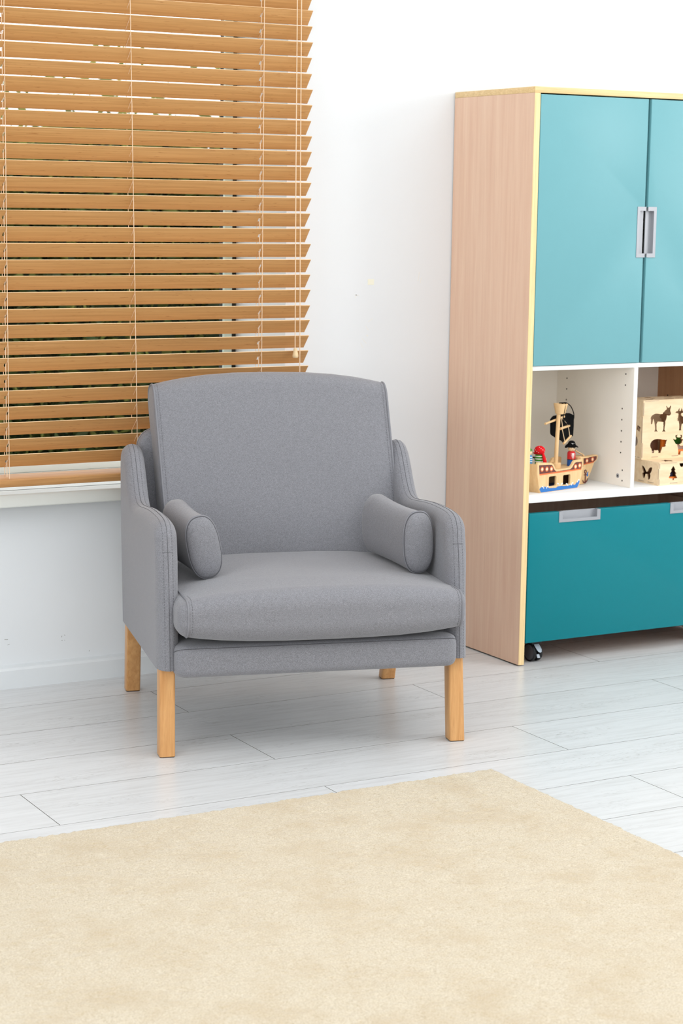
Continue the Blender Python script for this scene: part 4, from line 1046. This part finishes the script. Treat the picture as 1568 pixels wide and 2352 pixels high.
# loose blocks lying inside, seen through the holes
def block(label, lo, hi, mat, rz=0.0, shape='box'):
    c = Vector(((lo[0] + hi[0]) / 2, (lo[1] + hi[1]) / 2, lo[2]))
    s = [(b - a) / 2 for a, b in zip(lo, hi)]
    if shape == 'box': o = box('puzzle_block', (-s[0], -s[1], 0), (s[0], s[1], 2 * s[2]), mat, None, 0.002)
    else:
        V, F = tube_geo([(0, -s[1], s[2]), (0, s[1], s[2])], s[2], False, 24); o = link('puzzle_block', pydata(V, F), mat, None, 40)
    o.location = c; o.rotation_euler = (0, 0, rz)
    return tag(o, label, 'toy block', 'loose blocks in the cut-out boxes')
U0 = ZT + 0.0037
block('walnut brown block seen through the pig hole of the animal box', (3.366, 4.296, U0), (3.418, 4.308, U0 + 0.050), 'walnut')
block('orange block at the snout of the pig hole', (3.420, 4.282, U0 + 0.0005), (3.452, 4.292, U0 + 0.0465), 'block_orange', 0.0)
block('pale pink block low behind the feet of the pig hole', (3.372, 4.276, U0), (3.396, 4.286, U0 + 0.016), 'block_pink', 0.1)
block('green round block behind the horns of the cow hole', (3.442, 4.300, U0 + 0.0), (3.502, 4.311, U0 + 0.060), 'block_green', 0.05, 'disc')
block('orange flat block behind the belly of the cow hole', (3.456, 4.276, U0), (3.512, 4.284, U0 + 0.017), 'block_orange')
block('pale pink block above the orange one behind the cow belly', (3.456, 4.286, U0), (3.514, 4.294, U0 + 0.030), 'block_pink')
block('walnut brown block behind the legs of the cow hole', (3.450, 4.318, U0), (3.520, 4.330, U0 + 0.040), 'walnut')
L0 = SHZ + 0.0037
block('walnut brown block behind the butterfly hole of the flat box', (3.362, 4.232, L0), (3.374, 4.292, L0 + 0.044), 'walnut')
block('slate blue block between tree and butterfly holes of the flat box', (3.380, 4.214, L0), (3.408, 4.224, L0 + 0.027), 'block_blue', 0.1)
block('orange block at the foot of the tree hole of the flat box', (3.376, 4.202, L0), (3.412, 4.209, L0 + 0.018), 'block_orange')
block('walnut brown block behind the tree top of the flat box', (3.386, 4.236, L0), (3.440, 4.250, L0 + 0.050), 'walnut')

# ------------------------------------------------------------------ outside: lawn and shrubs beyond the glass
struct(box('ground_outside', (-6, WY + WT, -0.45), (16, 30, -0.40), 'lawn'))
hedge = thing('garden_hedge', 'dense dark green hedge outside, glimpsed between the blind slats', 'hedge', (3.4, 8.4, -0.4))
rng = random.Random(11)
def hedge_top(x): return 1.84 - 0.05 * (x + 0.2) / 2.4 + 0.05 * math.sin(x * 3.1) + 0.03 * math.sin(x * 7.7 + 1)
V, F = [], []; nxh = 60
for i in range(nxh + 1):
    x = -2.6 + 5.4 * i / nxh; t = hedge_top(x)
    for (yy, zz) in ((-0.42, 0.0), (-0.46, t * 0.5), (-0.36, t * 0.92), (0.0, t), (0.36, t * 0.92), (0.45, t * 0.5), (0.42, 0.0)):
        V.append((x, yy + rng.uniform(-0.05, 0.05), zz + (rng.uniform(-0.03, 0.03) if zz > 0 else 0)))
for i in range(nxh):
    for j in range(6): F.append((i * 7 + j, i * 7 + j + 1, (i + 1) * 7 + j + 1, (i + 1) * 7 + j))
F.append(tuple(range(7))); F.append(tuple(nxh * 7 + j for j in range(7)))
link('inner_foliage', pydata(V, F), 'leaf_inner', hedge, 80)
V, F = [], []
for k in range(22000):
    x = rng.uniform(-2.6, 2.8); t = hedge_top(x); e = rng.random()
    if e < 0.72: p = Vector((x, -0.45 + rng.gauss(0, 0.05), rng.uniform(0.2, t)))
    elif e < 0.92: p = Vector((x, rng.uniform(-0.4, 0.4), t + abs(rng.gauss(0, 0.05))))
    else:
        if rng.random() < (x + 2.0) / 3.0: continue
        p = Vector((x, rng.uniform(-0.3, 0.3), t + rng.random() ** 1.4 * 0.42))
    sz = rng.uniform(0.025, 0.06)
    u = Vector((rng.gauss(0, 1), rng.gauss(0, 1), rng.gauss(0, 1))).normalized(); v2 = u.cross(Vector((rng.gauss(0, 1), rng.gauss(0, 1), rng.gauss(0, 1)))).normalized(); b = len(V)
    V += [p - u * sz, p + v2 * sz * 0.45, p + u * sz, p - v2 * sz * 0.45]; F.append((b, b + 1, b + 2, b + 3))
me = bpy.data.meshes.new('leaves'); me.from_pydata([tuple(v) for v in V], [], F)
stuff(link('foliage', me, 'leaf', hedge))
V, F = [], []
for k in range(14):
    x = -2.4 + 5.0 * k / 13
    link('stem', pydata(*tube_geo([(x, -0.1, 0.0), (x + 0.05, 0.0, 1.2)], [0.035, 0.015], False, 6)), 'bark', hedge)
